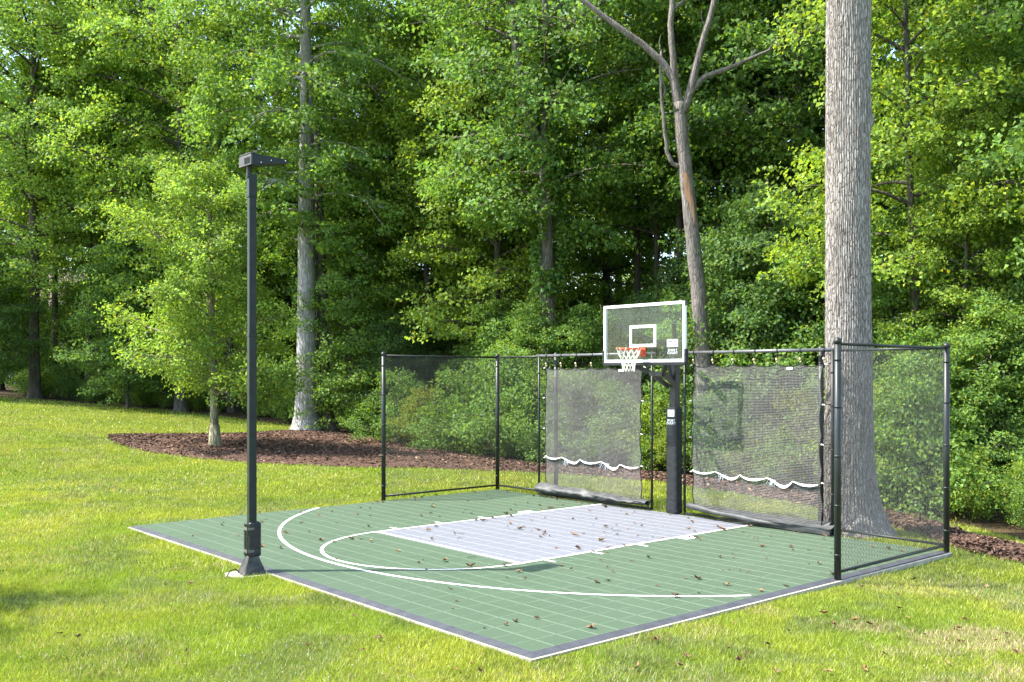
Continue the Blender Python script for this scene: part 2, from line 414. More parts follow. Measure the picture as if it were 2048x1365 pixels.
BX = bf[:, None, 0]*(1-tt) + bb[:, None, 0]*tt; BY = bf[:, None, 1]*(1-tt) + bb[:, None, 1]*tt
BZ = hz(BX, BY) + .012 + .07*np.clip(np.sin(np.pi*tt)[None, :]*2.2, 0, 1) + .035*(fbm(BX, BY, .5)-.5)
idx = np.arange(BX.size).reshape(BX.shape)
Fq = np.stack([idx[:-1, :-1], idx[1:, :-1], idx[1:, 1:], idx[:-1, 1:]], -1).reshape(-1, 4)
mulch = link('mulch_bed', np_mesh('mulch_bed', np.stack([BX, BY, BZ], -1).reshape(-1, 3), Fq, M['mulch'], smooth=True))
tag(mulch, 'dark brown shredded bark mulch bed curving behind the court', 'mulch', kind='structure')
MPOLY = np.concatenate([bf, bb[::-1]])
def inpoly(x, y, P):
    r = np.zeros(x.shape, bool); j = len(P)-1
    for i in range(len(P)):
        xi, yi = P[i]; xj, yj = P[j]
        c = ((yi > y) != (yj > y)) & (x < (xj-xi)*(y-yi)/((yj-yi) or 1e-9) + xi)
        r ^= c; j = i
    return r
# chips of mulch and fallen bits
rg = np.random.default_rng(11)
nch = 34000
i0 = rg.random(nch)*(nF-1.001); t0 = rg.random(nch)
ii = i0.astype(int)
cx = (bf[ii, 0]*(1-t0)+bb[ii, 0]*t0) + rg.normal(0, .06, nch); cyy = (bf[ii, 1]*(1-t0)+bb[ii, 1]*t0) + rg.normal(0, .06, nch)
cz = hz(cx, cyy) + .075*np.clip(np.sin(np.pi*t0)*2.2, 0, 1) + .02
a = rg.random(nch)*6.283; ln = rg.uniform(.018, .05, nch); wd = rg.uniform(.008, .022, nch); tl = rg.normal(0, .5, nch)
d = np.stack([np.cos(a), np.sin(a), np.sin(tl)*.6], 1)*ln[:, None]; e = np.stack([-np.sin(a), np.cos(a), rg.normal(0, .6, nch)], 1)*wd[:, None]
c = np.stack([cx, cyy, cz], 1)
V = np.stack([c-d-e, c+d-e, c+d+e, c-d+e], 1).reshape(-1, 3)
tint = np.where(rg.random(nch)[:, None] < .045, np.array([[.34, .21, .12]]), np.array([[.112, .068, .048]])) * rg.uniform(.45, 1.35, nch)[:, None]
def tint_mat(name, rough=.9):
    m, t, out = mat(name); k = NT(t)
    k.pbr(out, k.n('ShaderNodeAttribute', attribute_name='tint').outputs['Color'], rough, .15); return m
M['chip'] = tint_mat('bark_chip')
ch = link('mulch_chips', np_mesh('mulch_chips', V, np.arange(nch*4).reshape(-1, 4), M['chip'], np.repeat(tint, 4, 0)))
tag(ch, 'loose brown bark chips strewn over the mulch bed', 'mulch', kind='stuff')

# ------------------------------------------------------------------ court
court = empty('court', (N0[0], N0[1], 0), YAW)
tag(court, 'green tiled half basketball court with a grey key and white lines', 'court', kind='structure')
NU, NV = 27, 34
s = MB(); s.box(((NU-.53+.25)/2*FT, (NV-.53+.1)/2*FT, -.02-.15), ((NU+.53+.25)*FT, (NV+.53+.1)*FT, .30))
slab = s.build('concrete_slab', M['concrete'], court)
b_ = slab.data
def tile_mesh(name, mats):
    s = MB(); a = FT/2 - .0012; r = a - .0065; q = a - .0115; z0, z1 = -.019, 0.0; zi = -.0018
    o = [(-a,-a),(a,-a),(a,a),(-a,a)]; i_ = [(-r,-q),(r,-q),(r,q),(-r,q)]; i2 = [(-r+.002,-q+.002),(r-.002,-q+.002),(r-.002,q-.002),(-r+.002,q-.002)]
    P = [(x, y, z0) for x, y in o] + [(x, y, z1) for x, y in o] + [(x, y, z1) for x, y in i_] + [(x, y, zi) for x, y in i2]
    fr = [(0+k, (k+1)%4, 4+(k+1)%4, 4+k) for k in range(4)] + [(4+k, 4+(k+1)%4, 8+(k+1)%4, 8+k) for k in range(4)] + [(8+k, 8+(k+1)%4, 12+(k+1)%4, 12+k) for k in range(4)]
    s.add(P, fr, 0); s.add([P[12], P[13], P[14], P[15]], [(0,1,2,3)], 1)
    return s.mesh(name, mats), s
tg, tgs = tile_mesh('green_tile', [M['rim_green'], M['tile_green']]); tk, tks = tile_mesh('grey_tile', [M['rim_grey'], M['tile_grey']])
def is_key(u, v): return u >= 9 and 11 <= v < 23
cells = [(u, v) for u in range(NU) for v in range(NV)]
cells.sort(key=lambda c: court_xy(c[0]+.5, c[1]+.5)[1])
rt = random.Random(3)
for (u, v) in cells[:300]:
    link('tile', tk if is_key(u, v) else tg, court, ((u+.5)*FT, (v+.5)*FT, rt.uniform(-.0006, .0006)), (0, 0, rt.gauss(0, .0012)))
for key, src, mats in ((False, tgs, [M['rim_green'], M['tile_green']]), (True, tks, [M['rim_grey'], M['tile_grey']])):
    s = MB()
    for (u, v) in cells[300:]:
        if is_key(u, v) == key:
            dz = rt.uniform(-.0006, .0006)
            n = len(s.v); s.v.extend([(p[0]+(u+.5)*FT, p[1]+(v+.5)*FT, p[2]+dz) for p in src.v])
            s.f.extend([tuple(i+n for i in f) for f in src.f]); s.m.extend(src.m)
    o = s.build('key_tiles' if key else 'green_tiles', mats, court); o['kind'] = 'stuff'
    if key: o['label'] = 'pale grey tiles of the key'
# edge ramps, one piece per foot
s = MB(); a = FT/2-.0015; w = .40*FT
s.add([(0, -a, -.019), (0, a, -.019), (0, a, -.001), (0, -a, -.001), (-w*.25, -a, -.003), (-w*.25, a, -.003), (-w, -a, -.017), (-w, a, -.017), (-w, -a, -.0195), (-w, a, -.0195)],
      [(3, 2, 5, 4), (4, 5, 7, 6), (6, 7, 9, 8), (2, 1, 9, 7, 5), (0, 3, 4, 6, 8), (0, 1, 2, 3)])
rm = s.mesh('edge_ramp', M['ramp'])
for v in range(NV): link('edge_ramp', rm, court, (-.0015, (v+.5)*FT, 0))
for u in range(NU): link('edge_ramp', rm, court, ((u+.5)*FT, -.0015, 0), (0, 0, math.pi/2))
s = MB(); s.add([(0,0,-.001), (-w,0,-.017), (-w,-w,-.018), (0,-w,-.017)], [(0,1,2,3)])
s.build('edge_corner', M['ramp'], court)
# painted lines
LZ = .0028
def line(name, pts, w_):
    s = MB(); n = len(pts); P0, P1 = [], []
    for i in range(n):
        a = Vector(pts[max(i-1, 0)]); b = Vector(pts[min(i+1, n-1)]); t = (b-a).normalized(); nn = Vector((-t.y, t.x))
        p = Vector(pts[i]); P0.append(((p.x-nn.x*w_/2)*FT, (p.y-nn.y*w_/2)*FT, LZ)); P1.append(((p.x+nn.x*w_/2)*FT, (p.y+nn.y*w_/2)*FT, LZ))
    s.grid([P0, P1]); return s.build(name, M['line'], court)
arc = [(22.9+20.2*math.cos(t), 17+20.2*math.sin(t)) for t in np.linspace(math.pi-1.0, math.pi+1.0, 120)]
arc = [p for p in arc if .05 < p[1] < 33.95]
line('three_point_line', arc, .18)
LZ = .0034
line('free_throw_circle', [(9.2+6*math.cos(t), 17+6*math.sin(t)) for t in np.linspace(math.pi/2, 3*math.pi/2, 60)], .17)
LZ = .0040
line('free_throw_line', [(9.2, 10.92), (9.2, 23.08)], .18)
LZ = .0030
line('lane_line', [(9.1, 11), (NU-.02, 11)], .18); line('lane_line', [(9.1, 23), (NU-.02, 23)], .18)
for u in (10.6, 13.75, 17.0):
    line('lane_mark', [(u, 11), (u, 10.2)], .18); line('lane_mark', [(u, 23), (u, 23.8)], .18)
line('block_mark', [(20.6, 11), (20.6, 10.2)], 1.0); line('block_mark', [(20.6, 23), (20.6, 23.8)], 1.0)

# ------------------------------------------------------------------ chain-link fences
OFFS = np.array([(1, 0, 0), (-.5, .87, 0), (-.5, -.87, 0)])
def fence_wires(p0, p1, z0, z1):
    """diamond mesh between two court points (feet), as metres in court axes"""
    a = np.array([p0[0]*FT, p0[1]*FT]); b = np.array([p1[0]*FT, p1[1]*FT]); ln = np.hypot(*(b-a)); t = (b-a)/ln
    d = .037; n = int(ln/d); m = int((z1-z0)*FT/d)
    x = (np.arange(n)[:, None] + .5 + .5*np.where((np.arange(m+1)[None, :] + np.arange(n)[:, None]) % 2 == 0, 1, -1)) * d
    z = z0*FT + np.arange(m+1)*d*((z1-z0)*FT/(m*d)); Z = np.repeat(z[None, :], n, 0)
    off = .004*np.where(np.arange(n) % 2 == 0, 1, -1)[:, None]
    P = np.stack([a[0]+t[0]*x - t[1]*off, a[1]+t[1]*x + t[0]*off, Z], -1)
    of = np.array([(t[0], t[1], 0), (-.5*t[0]-.87*t[1], -.5*t[1]+.87*t[0], .3), (-.5*t[0]+.87*t[1], -.5*t[1]-.87*t[0], -.3)])
    return tubes_np(P, .0029, of)
def post(parent, u, v, zb, zt, r=.045):
    s = MB(); s.tube([L(u, v, zb), L(u, v, zt)], r, 12); o = s.build('post', M['post'], parent, True)
    c = MB(); x, y, z = L(u, v, zt); c.tube([(x, y, z-.05), (x, y, z+.012)], r+.005, 12); c.ball((x, y, z+.012), r*.8, 10, 6, .6)
    c.build('post_cap', M['post'], o, True)
    for zz in (1.0, 3.1, 5.2, 7.3, 9.3):
        b = MB(); b.tube([L(u, v, zz-.04), L(u, v, zz+.04)], r+.004, 12); b.build('tension_band', M['post'], o, True)
def rail(parent, a, b, r=.021):
    s = MB(); s.tube([L(*a), L(*b)], r, 10); s.build('rail', M['post'], parent, True)
def fence(name, label, posts, spans):
    t = empty(name, (N0[0], N0[1], 0), YAW); tag(t, label, 'fence', 'chain link fences around the court')
    for u, v, zb in posts: post(t, u, v, zb, 10.15)
    for a, b in spans:
        du, dv = b[0]-a[0], b[1]-a[1]; q = math.hypot(du, dv); du, dv = du/q*.17, dv/q*.17
        A = (a[0]+du, a[1]+dv); B = (b[0]-du, b[1]-dv)
        rail(t, (*A, 9.98), (*B, 9.98)); rail(t, (*A, .28), (*B, .28))
        V, Fc = fence_wires(A, B, .18, 10.0)
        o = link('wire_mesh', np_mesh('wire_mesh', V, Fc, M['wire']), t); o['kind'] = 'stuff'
        for p in (A, B):
            k = MB(); k.bar(L(p[0], p[1], .3), L(p[0], p[1], 9.9), .012, .005); k.build('tension_bar', M['post'], t)
fence('chain_link_fence', 'black chain link fence wing turning the far left corner of the court', [(17, 34.25, -.4), (27.3, 34.3, -.4), (27.55, 28.1, -.4)], [((17, 34.25), (27.3, 34.3)), ((27.3, 34.3), (27.55, 28.1))])
fence('chain_link_fence', 'black chain link fence wing at the right corner beside the big trunk', [(17.2, -.3, -.9), (27.2, -.25, -.8), (27.55, 6.9, -.5)], [((17.2, -.3), (27.2, -.25)), ((27.2, -.25), (27.55, 6.9))])

# ------------------------------------------------------------------ net frames, nets, tarps, cords
def net_frame(label, va, vb, u=27.15):
    t = empty('net_frame', (N0[0], N0[1], 0), YAW); tag(t, label, 'frame', 'net frames on the baseline')
    for v in (va, vb):
        s = MB(); s.tube([L(u, v, .02), L(u, v, 10.0)], .024, 10)
        for zz in (2.2, 4.6, 7.0, 8.8): s.tube([L(u, v, zz-.04), L(u, v, zz+.04)], .030, 10)
        s.build('upright', M['post'], t, True)
    s = MB(); s.tube([L(u, va+.25, 10.02), L(u, vb-.25, 10.02)] if va > vb else [L(u, va-.25, 10.02), L(u, vb+.25, 10.02)], .030, 10)
    s.build('top_rail', M['grey_rail'], t, True)
    s = MB(); s.tube([L(u, va, .10), L(u, vb, .10)], .024, 10); s.build('bottom_rail', M['post'], t, True)
    n = int(abs(vb-va)/.95)
    for k in range(1, n):
        v = va + (vb-va)*k/n; s = MB(); s.bar(L(u-.05, v, .1), L(u-.05, v, .42), .016, .016); s.build('tie', M['black_rope'], t)
    s = MB()
    for v, sg in ((vb, 1 if va > vb else -1),):
        s.tube([L(u-.05, v, .75), L(u-.05, v+.35*sg, .15)], .014, 6)
    s.build('corner_brace', M['post'], t)
    return t
M['grey_rail'] = simple('worn_grey_rail', (.075, .078, .082), (.13, .13, .13), 5, .4, .5, bump=.1)
net_frame('black pipe frame holding the left rebound net', 29.45, 18.75)
net_frame('black pipe frame holding the right rebound net', 16.1, 5.95)

def rebound_net(label, va, vb, ztop, zbot, nh, seed, pitch=.040, u0=27.0, wide=.0052):
    """va left edge, vb right edge (feet); hung from nh hooks"""
    rr = np.random.default_rng(seed)
    t = empty('rebound_net', (N0[0], N0[1], 0), YAW); tag(t, label, 'net', 'rebound nets behind the baseline')
    ws, hs = abs(va-vb)*FT, (ztop-zbot)*FT
    nv_, nh_ = int(ws/pitch), int(hs/pitch)
    def S(a, b):            # a 0..1 left to right, b 0..1 top to bottom
        k = a*(nh-1); sag = 4*(k % 1.0)*(1-(k % 1.0))
        z = ztop - (ztop-zbot)*b - .13*sag*np.exp(-b*14)
        side = .13*np.abs(np.sin(b*np.pi*4.5))
        v = va + (vb-va)*a; v = v + np.where(a < .5, -1, 1)*(1 if va > vb else -1)*side*np.exp(-np.minimum(a, 1-a)*22)*(1)
        z = z + .02*np.sin(a*9+seed)*np.sin(b*7)
        u = u0 + .05*np.sin(a*7+b*3+seed) + .04*np.sin(a*19-b*5) - .10*np.sin(b*np.pi)
        return np.stack([u*FT, v*FT, z*FT], -1)
    n1 = 64
    b = np.linspace(0, 1, 56); a = np.linspace(0, 1, nv_)
    A, B = np.meshgrid(a, b, indexing='ij'); PV = S(A, B)
    b2 = np.linspace(0, 1, nh_); a2 = np.linspace(0, 1, n1*2-1); A2, B2 = np.meshgrid(a2, b2, indexing='xy'); PH = S(A2, B2)
    o1 = np.array([(0, 1, 0), (.6, -.5, 0), (-.6, -.5, 0)]); o2 = np.array([(0, 0, 1), (.6, 0, -.5), (-.6, 0, -.5)])
    V1, F1 = tubes_np(PV, wide, o1); V2, F2 = tubes_np(PH, wide, o2)
    o = link('netting', np_mesh('netting', np.concatenate([V1, V2]), np.concatenate([F1, F2+len(V1)]), M['net']), t); o['kind'] = 'stuff'
    s = MB(); s.tube([tuple(S(np.array(x), np.array(0.)).ravel()) for x in np.linspace(0, 1, 90)], .009, 5)
    for x in (0., 1.): s.tube([tuple(S(np.array(x), np.array(q)).ravel()) for q in np.linspace(0, 1, 60)], .009, 5)
    s.build('border_rope', M['black_rope'], t)
    for k in range(nh):
        p = S(np.array(k/(nh-1)), np.array(0.)).ravel(); x, y, z = p
        s = MB(); s.tube([(x, y, z+.10), (27.15*FT, y, 10.0*FT)], .007, 5); s.tube([(27.15*FT, y-.012, 10.02*FT), (27.15*FT, y+.012, 10.02*FT)], .036, 10)
        h = s.build('hanging_cord', M['black_rope'], t)
        s = MB(); s.ball((x, y, z+.085), .024, 8, 5, 1.2); s.ball((x+.004, y-.01, z+.04), .017, 8, 5, 1.4); s.build('clip', M['brass'], h, True)
    for sd_, x in ((1, 0.), (-1, 1.)):
        vv = (29.45 if sd_ == 1 else 18.75) if va > 17 else (16.1 if sd_ == 1 else 5.95)
        for q in (.0, .25, .5, .74):
            p = S(np.array(x), np.array(q)).ravel()
            s = MB(); s.tube([tuple(p), (27.1*FT, vv*FT, p[2]+.01)], .006, 5, 0); s.ball((p[0]-.005, p[1]+.03*sd_, p[2]), .018, 6, 4, .8, 1); s.ball((p[0]-.005, p[1]+.06*sd_, p[2]-.006), .013, 6, 4, .8, 1)
            s.build('side_tie', [M['black_rope'], M['cord']], t)
    p = S(np.array(.79 if va > 17 else .76), np.array(.015)).ravel()
    s = MB(); s.box((p[0]-.012, p[1], p[2]), (.003, .11, .045)); s.build('white_tag', M['white'], t)
    return S
S1 = rebound_net('rebound net left of the hoop pole, torn white cord across it', 28.6, 19.4, 9.15, .55, 7, 1, .024, wide=.0036)
S2 = rebound_net('rebound net right of the hoop pole, in front of the big trunk', 15.35, 6.4, 9.25, .5, 7, 2, .027, wide=.0040)
def frayed(S, label, zk, seed):
    rr = random.Random(seed); s = MB()
    for st in range(9):
        pts = []
        for q in np.linspace(.005, .985, 90):
            k = q*5.0; fr = k % 1.0; amp = (.020, .040, .026, .046, .022, .02)[int(k)]; sk = (1.0, 1.5, .8, 1.6, 1.0, 1.0)[int(k)]
            f2 = fr**sk; sag = 4*f2*(1-f2)*amp; w_ = .25 + .75*math.sin(fr*math.pi)
            p = S(np.array(q), np.array(zk + .020*q + sag*(.80+.035*st) + (st-4)*.0006*w_)).ravel()
            pts.append((p[0]-.022-.004*(st % 3), p[1], p[2]+rr.uniform(-.003, .003)))
        s.tube(pts, .0042, 4)
    for q in (.24, .26, .62, .64, .66):
        for j in range(4):
            p = S(np.array(q+rr.uniform(-.02, .03)), np.array(zk+.02)).ravel()
            s.tube([(p[0]-.02, p[1], p[2]), (p[0]-.03, p[1]+rr.uniform(-.1, .1), p[2]-rr.uniform(.05, .15))], .004, 3)
    o = s.build('frayed_cord', M['cordwhite'], None); o.location = (N0[0], N0[1], 0); o.rotation_euler = (0, 0, YAW)
    tag(o, label, 'cord', 'torn white cords across the nets'); return o
M['cordwhite'] = simple('bleached_cord', (.82, .82, .80), (.74, .74, .72), 9, .8, .2)
frayed(S1, 'torn white cord sagging across the left rebound net', .722, 1)
frayed(S2, 'torn white cord sagging across the right rebound net', .725, 2)

# left tarp: a lumpy sheet bundled on the bottom rail
rr = random.Random(4)
P = []
nA, nB = 70, 15
for i in range(nA):
    a = i/(nA-1); v = 29.2 + (18.9-29.2)*a
    top = (.95 - .32*a + .04*math.sin(a*21) + .02*math.sin(a*47)); bot = .12 + .20*a**2.2; deep = .34 - .08*a + .10*math.sin(a*9+.6)*(1-a*.4)
    row = []
    for j in range(nB):
        b = j/(nB-1); ang = math.pi*b
        fold = .07*abs(math.sin(a*19 + b*2.5)) * math.sin(ang) + .13*abs(math.sin(a*8.5 - b*3.2))*math.sin(ang) + .02*math.sin(a*95+b*11)*math.sin(ang)
        row.append(L(27.0 - deep*math.sin(ang) - fold, v, top + (bot-top)*b + .02*math.sin(a*60+b*4)*math.sin(ang)))
    row += [L(27.05, v, bot+.05), L(27.05, v, top-.03)]
    P.append(row)
s = MB(); s.grid(P)
tl_ = empty('tarp', (N0[0], N0[1], 0), YAW); tag(tl_, 'lumpy dark grey tarp bundled along the bottom of the left net', 'tarp', 'tarps along the baseline')
s.build('bundled_sheet', M['tarp'], tl_, True)
for k in range(6):
    s = MB(); v = 28.9 - k*1.9; s.tube([L(26.98, v, .1), L(26.86, v+.05, .5), L(26.98, v, .9-.05*k)], .006, 4)
    s.build('tie_cord', M['black_rope'], tl_)
# right tarp: a rolled sheet sagging to the floor, its apron stretched behind
tr_ = empty('tarp', (N0[0], N0[1], 0), YAW); tag(tr_, 'dark grey tarp rolled and sagging along the bottom of the right net', 'tarp', 'tarps along the baseline')
pts, rad = [], []
for i in range(40):
    a = i/39; pts.append(L(26.85-.30*math.sin(math.pi*min(a*1.15, 1)), 15.6-9.7*a, .62-.56*a**.8+.06+.02*math.sin(a*20))); rad.append((.17-.05*a+.02*math.sin(a*17))*FT)
s = MB(); s.tube(pts, rad, 10); s.build('rolled_edge', M['tarp'], tr_, True)
P = []
for i in range(50):
    a = i/49; v = 15.4-9.6*a; row = []
    w_ = min(1, a*1.6)
    for j in range(10):
        b = j/9; row.append(L(27.25 - (.18+.55*w_)*b - .05*math.sin(a*16+b*3)*b, v, .72 - .10*w_*math.sin(math.pi*b) - (.10+.18*w_)*b + .012*math.sin(a*50+b*5) - .06*a))
    P.append(row)
s = MB(); s.grid(P); s.build('apron', M['tarp'], tr_, True)
P = []
for i in range(40):
    a = i/39; v = 12.0-6.2*a
    P.append([L(26.62+.35*(1-min(1, a*1.7))-.02, v, .46-.22*0-.06*a+.0), L(26.58+.35*(1-min(1, a*1.7))+.02*math.sin(a*21), v, .24), L(26.62+.35*(1-min(1, a*1.7)), v, .05)])
s = MB(); s.grid(P); s.build('front_flap', M['tarp'], tr_, True)

# ------------------------------------------------------------------ basketball hoop
hoop = empty('basketball_hoop', (N0[0], N0[1], 0), YAW)
tag(hoop, 'basketball hoop with glass backboard on a black padded pole', 'basketball hoop')
def text_mesh(txt, size, mt, extrude=.0008, sp=1.1):
    cu = bpy.data.curves.new('lettering', 'FONT'); cu.body = txt; cu.size = size; cu.align_x = 'CENTER'; cu.align_y = 'CENTER'
    cu.extrude = extrude; cu.offset = 0; cu.space_character = sp; cu.space_line = .82
    to = bpy.data.objects.new('lettering', cu); COL.objects.link(to)
    bpy.context.view_layer.update()
    me = bpy.data.meshes.new_from_object(to.evaluated_get(bpy.context.evaluated_depsgraph_get()))
    bpy.data.objects.remove(to); me.materials.clear(); me.materials.append(mt); return me
FACE = Matrix(((0, 0, -1), (-1, 0, 0), (0, 1, 0))).to_4x4()      # text x -> -v, text y -> z, normal -> -u
def face_on(me, name, parent, u, v, z):
    o = link(name, me, parent); o.matrix_local = Matrix.Translation(Vector(L(u, v, z))) @ FACE; return o
def logo(parent, u, v, z, w_, h_):
    """white badge with the dark slots of an S and a C back to back and a thin arc"""
    s = MB(); s.box((0, 0, 0), (w_, h_, .0012))
    o = face_on(s.mesh('badge', M['white']), 'logo', parent, u, v, z)
    s = MB(); t = h_*.12
    for (x0, x1, y) in ((-.38, -.04, .22), (.10, .40, .22), (-.40, -.10, -.22), (.06, .40, -.22)):
        s.box(((x0+x1)/2*w_, y*h_, .0012), ((x1-x0)*w_, t, .0012))
    q = [(w_*(.02+.10*math.cos(a)), h_*.5*math.sin(a)*.98, .0019) for a in np.linspace(math.pi/2, 3*math.pi/2, 12)]
    for i in range(11): s.bar(q[i], q[i+1], .006, .0008)
    m2 = s.mesh('badge_marks', M['dark_print']); k = link('logo_marks', m2, o); return o
# pole
PU, PV_ = 27.25, 16.95
s = MB(); s.rbox(L(PU, PV_, 5.25), (.125, .15, 10.7*FT), .006); s.build('pole', M['hoop_brown'], hoop)
s = MB(); s.box(L(PU-.225, PV_, 8.6), (.006, .125, 3.9*FT)); s.build('pole_front_plate', M['hoop_black'], hoop)
# pad with creases
P = []; rr = random.Random(8)
nz = 60; cs = 24
def padsec(k, w_, d_):
    a = 2*math.pi*k/cs; ca, sa = math.cos(a), math.sin(a); n_ = 7
    r_ = (abs(ca)**n_ + abs(sa)**n_)**(-1/n_); return r_*ca*d_, r_*sa*w_
for i in range(nz):
    z = .03 + 6.6*i/(nz-1); low = max(0, 1-z/1.1)
    row = []
    for k in range(cs+1):
        x, y = padsec(k % cs, .43*FT, .31*FT)
        wr = 1 + .05*low*math.sin(z*19 + math.sin((k % cs)*1.1)*1.8) + .012*math.sin(z*11+math.sin(k % cs)*2) + .05*low
        if i in (0, nz-1): wr *= .93
        row.append((PU*FT-.02+x*wr, PV_*FT+y*wr, z*FT))
    P.append(row)
s = MB(); s.grid(P); s.add([P[-1][k] for k in range(cs)], [tuple(range(cs))]); pad = s.build('pole_pad', M['pad'], hoop, True)
logo(pad, PU-.065-.315, PV_, 6.27, .155, .125)
face_on(text_mesh('SPORT\nCOURT', .062, M['white'], sp=1.05), 'lettering', pad, PU-.065-.315, PV_, 5.72)
s = MB()
s.bar(L(PU-.39, PV_-.3, .9), L(PU-.39, PV_+.3, .95), .012, .012); s.build('pad_crease_strap', M['pad'], pad)
# arms
BU = 24.32; BZ0, BZ1 = 9.42, 12.98; BV0, BV1 = 13.72, 20.24; BC = 17.0
def arm(name, pts, w_, h_, mt):
    s = MB()
    for a, b in zip(pts[:-1], pts[1:]):
        s.bar(L(*a), L(*b), w_, h_)
    return s.build(name, mt, hoop)
for sg in (1, -1):
    arm('upper_arm', [(27.0, PV_+.28*sg, 10.45), (24.42, BC+2.3*sg, 11.75)], .075, .065, M['hoop_black'])
    arm('lower_arm', [(27.05, PV_+.36*sg, 7.9), (25.6, PV_+.42*sg, 8.75)], .05, .085, M['hoop_brown'])
    arm('lower_arm', [(25.62, PV_+.42*sg, 8.72), (24.42, BC+1.75*sg, 9.58)], .065, .085, M['hoop_black'])
arm('cross_bar', [(25.55, PV_+.5, 8.72), (25.55, PV_-.5, 8.72)], .09, .09, M['hoop_black'])
arm('pole_cap', [(26.9, PV_, 10.66), (27.55, PV_, 10.66)], .17, .02, M['hoop_black'])
arm('height_strut', [(26.98, PV_, 8.2), (26.2, PV_, 10.75)], .05, .05, M['hoop_black'])
# backboard
bb_ = empty('backboard', (0, 0, 0)); bb_.parent = hoop
bb_['label'] = 'glass backboard with white frame'
cz_, cv_ = (BZ0+BZ1)/2, (BV0+BV1)/2
s = MB(); s.box(L(BU, cv_, cz_), (.010, (BV1-BV0-.2)*FT, (BZ1-BZ0-.2)*FT)); s.build('pane', M['glass'], bb_)
fw = .17
s = MB()
for vv in (BV0+fw/2, BV1-fw/2): s.box(L(BU+.02, vv, cz_), (.05, fw*FT, (BZ1-BZ0)*FT))
for zz in (BZ0+fw/2, BZ1-fw/2): s.box(L(BU+.02, cv_, zz), (.048, (BV1-BV0-2*fw)*FT, fw*FT))
s.build('frame', M['white'], bb_)
for vv, sg in ((BV0, 1), (BV1, -1)):
    s = MB(); s.box(L(BU+.02, vv+.11*sg, BZ1+.012), (.062, .26*FT, .035*FT)); s.box(L(BU+.02, vv-.012*sg, BZ1-.14), (.062, .035*FT, .28*FT)); s.build('corner_bracket', M['grey_plate'], bb_)
s = MB(); s.rbox(L(BU+.03, cv_, BZ0-.10), (.075, (BV1-BV0+.10)*FT, .20*FT), .008)
for vv, sg in ((BV0, 1), (BV1, -1)): s.rbox(L(BU+.03, vv-.02*sg, BZ0+.36), (.078, .16*FT, .80*FT), .008)
s.build('edge_padding', M['pad'], bb_)
s = MB(); qw, qz0, qz1 = 1.06, 10.34, 11.68; ub = BU-.024
for vv in (BC-qw+.09, BC+qw-.09): s.box(L(ub, vv, (qz0+qz1)/2), (.002, .18*FT, (qz1-qz0)*FT))
for zz in (qz0+.09, qz1-.09): s.box(L(ub, BC, zz), (.002, (2*qw-.36)*FT, .18*FT))
s.build('target_square', M['white'], bb_)
logo(bb_, ub, 14.68, 10.53, .25, .135)
face_on(text_mesh('SPORT\nCOURT', .058, M['white'], sp=1.35), 'lettering', bb_, ub, 14.68, 10.02)
# rim, bracket, net
RC = (23.05, 17.0, 10.22); RRAD = .75
rim = empty('rim', (0, 0, 0)); rim.parent = hoop; rim['label'] = 'orange hoop rim'
s = MB(); ring = [L(RC[0]+RRAD*math.cos(a), RC[1]+RRAD*math.sin(a), RC[2]) for a in np.linspace(0, 2*math.pi, 41)]
s.tube(ring, .011, 8, cap=False); s.build('ring', M['orange'], rim, True)
s = MB(); s.box(L(BU-.06, BC, 10.07), (.022, .50*FT, .60*FT)); s.box(L(BU-.30, BC, 10.17), (.48*FT, .42*FT, .06*FT))
s.add([L(BU-.1, BC+.2, 9.85), L(BU-.1, BC-.2, 9.85), L(BU-.1, BC-.2, 10.14), L(BU-.1, BC+.2, 10.14), L(BU-.62, BC+.12, 10.14), L(BU-.62, BC-.12, 10.14)], [(0,1,5,4),(1,2,5),(0,4,3),(3,4,5,2),(0,3,2,1)])
for sg in (1, -1): s.tube([L(BU-.1, BC+.22*sg, 9.95), L(RC[0]+.1, BC+.72*sg, 10.18)], .009, 6)
s.build('bracket', M['orange'], rim)
s = MB(); nl = 12; lv = [(0, RRAD*.97), (.30, .62), (.58, .47), (.84, .40), (1.10, .37), (1.34, .36)]
def npnt(k, i):
    z, r_ = lv[i]; a = 2*math.pi*(k + .5*(i % 2))/nl; return L(RC[0]+r_*math.cos(a), RC[1]+r_*math.sin(a), RC[2]-.02-z)
for k in range(nl):
    for i in range(len(lv)-1):
        if i % 2 == 0: s.tube([npnt(k, i), npnt(k, i+1)], .0065, 4); s.tube([npnt(k, i), npnt(k-1, i+1)], .0065, 4)
        else: s.tube([npnt(k, i), npnt(k, i+1)], .0065, 4); s.tube([npnt(k, i), npnt(k+1, i+1)], .0065, 4)
    s.ball(L(RC[0]+RRAD*math.cos(2*math.pi*k/nl), RC[1]+RRAD*math.sin(2*math.pi*k/nl), RC[2]), .014, 6, 4)
s.build('net', M['cord'], rim)

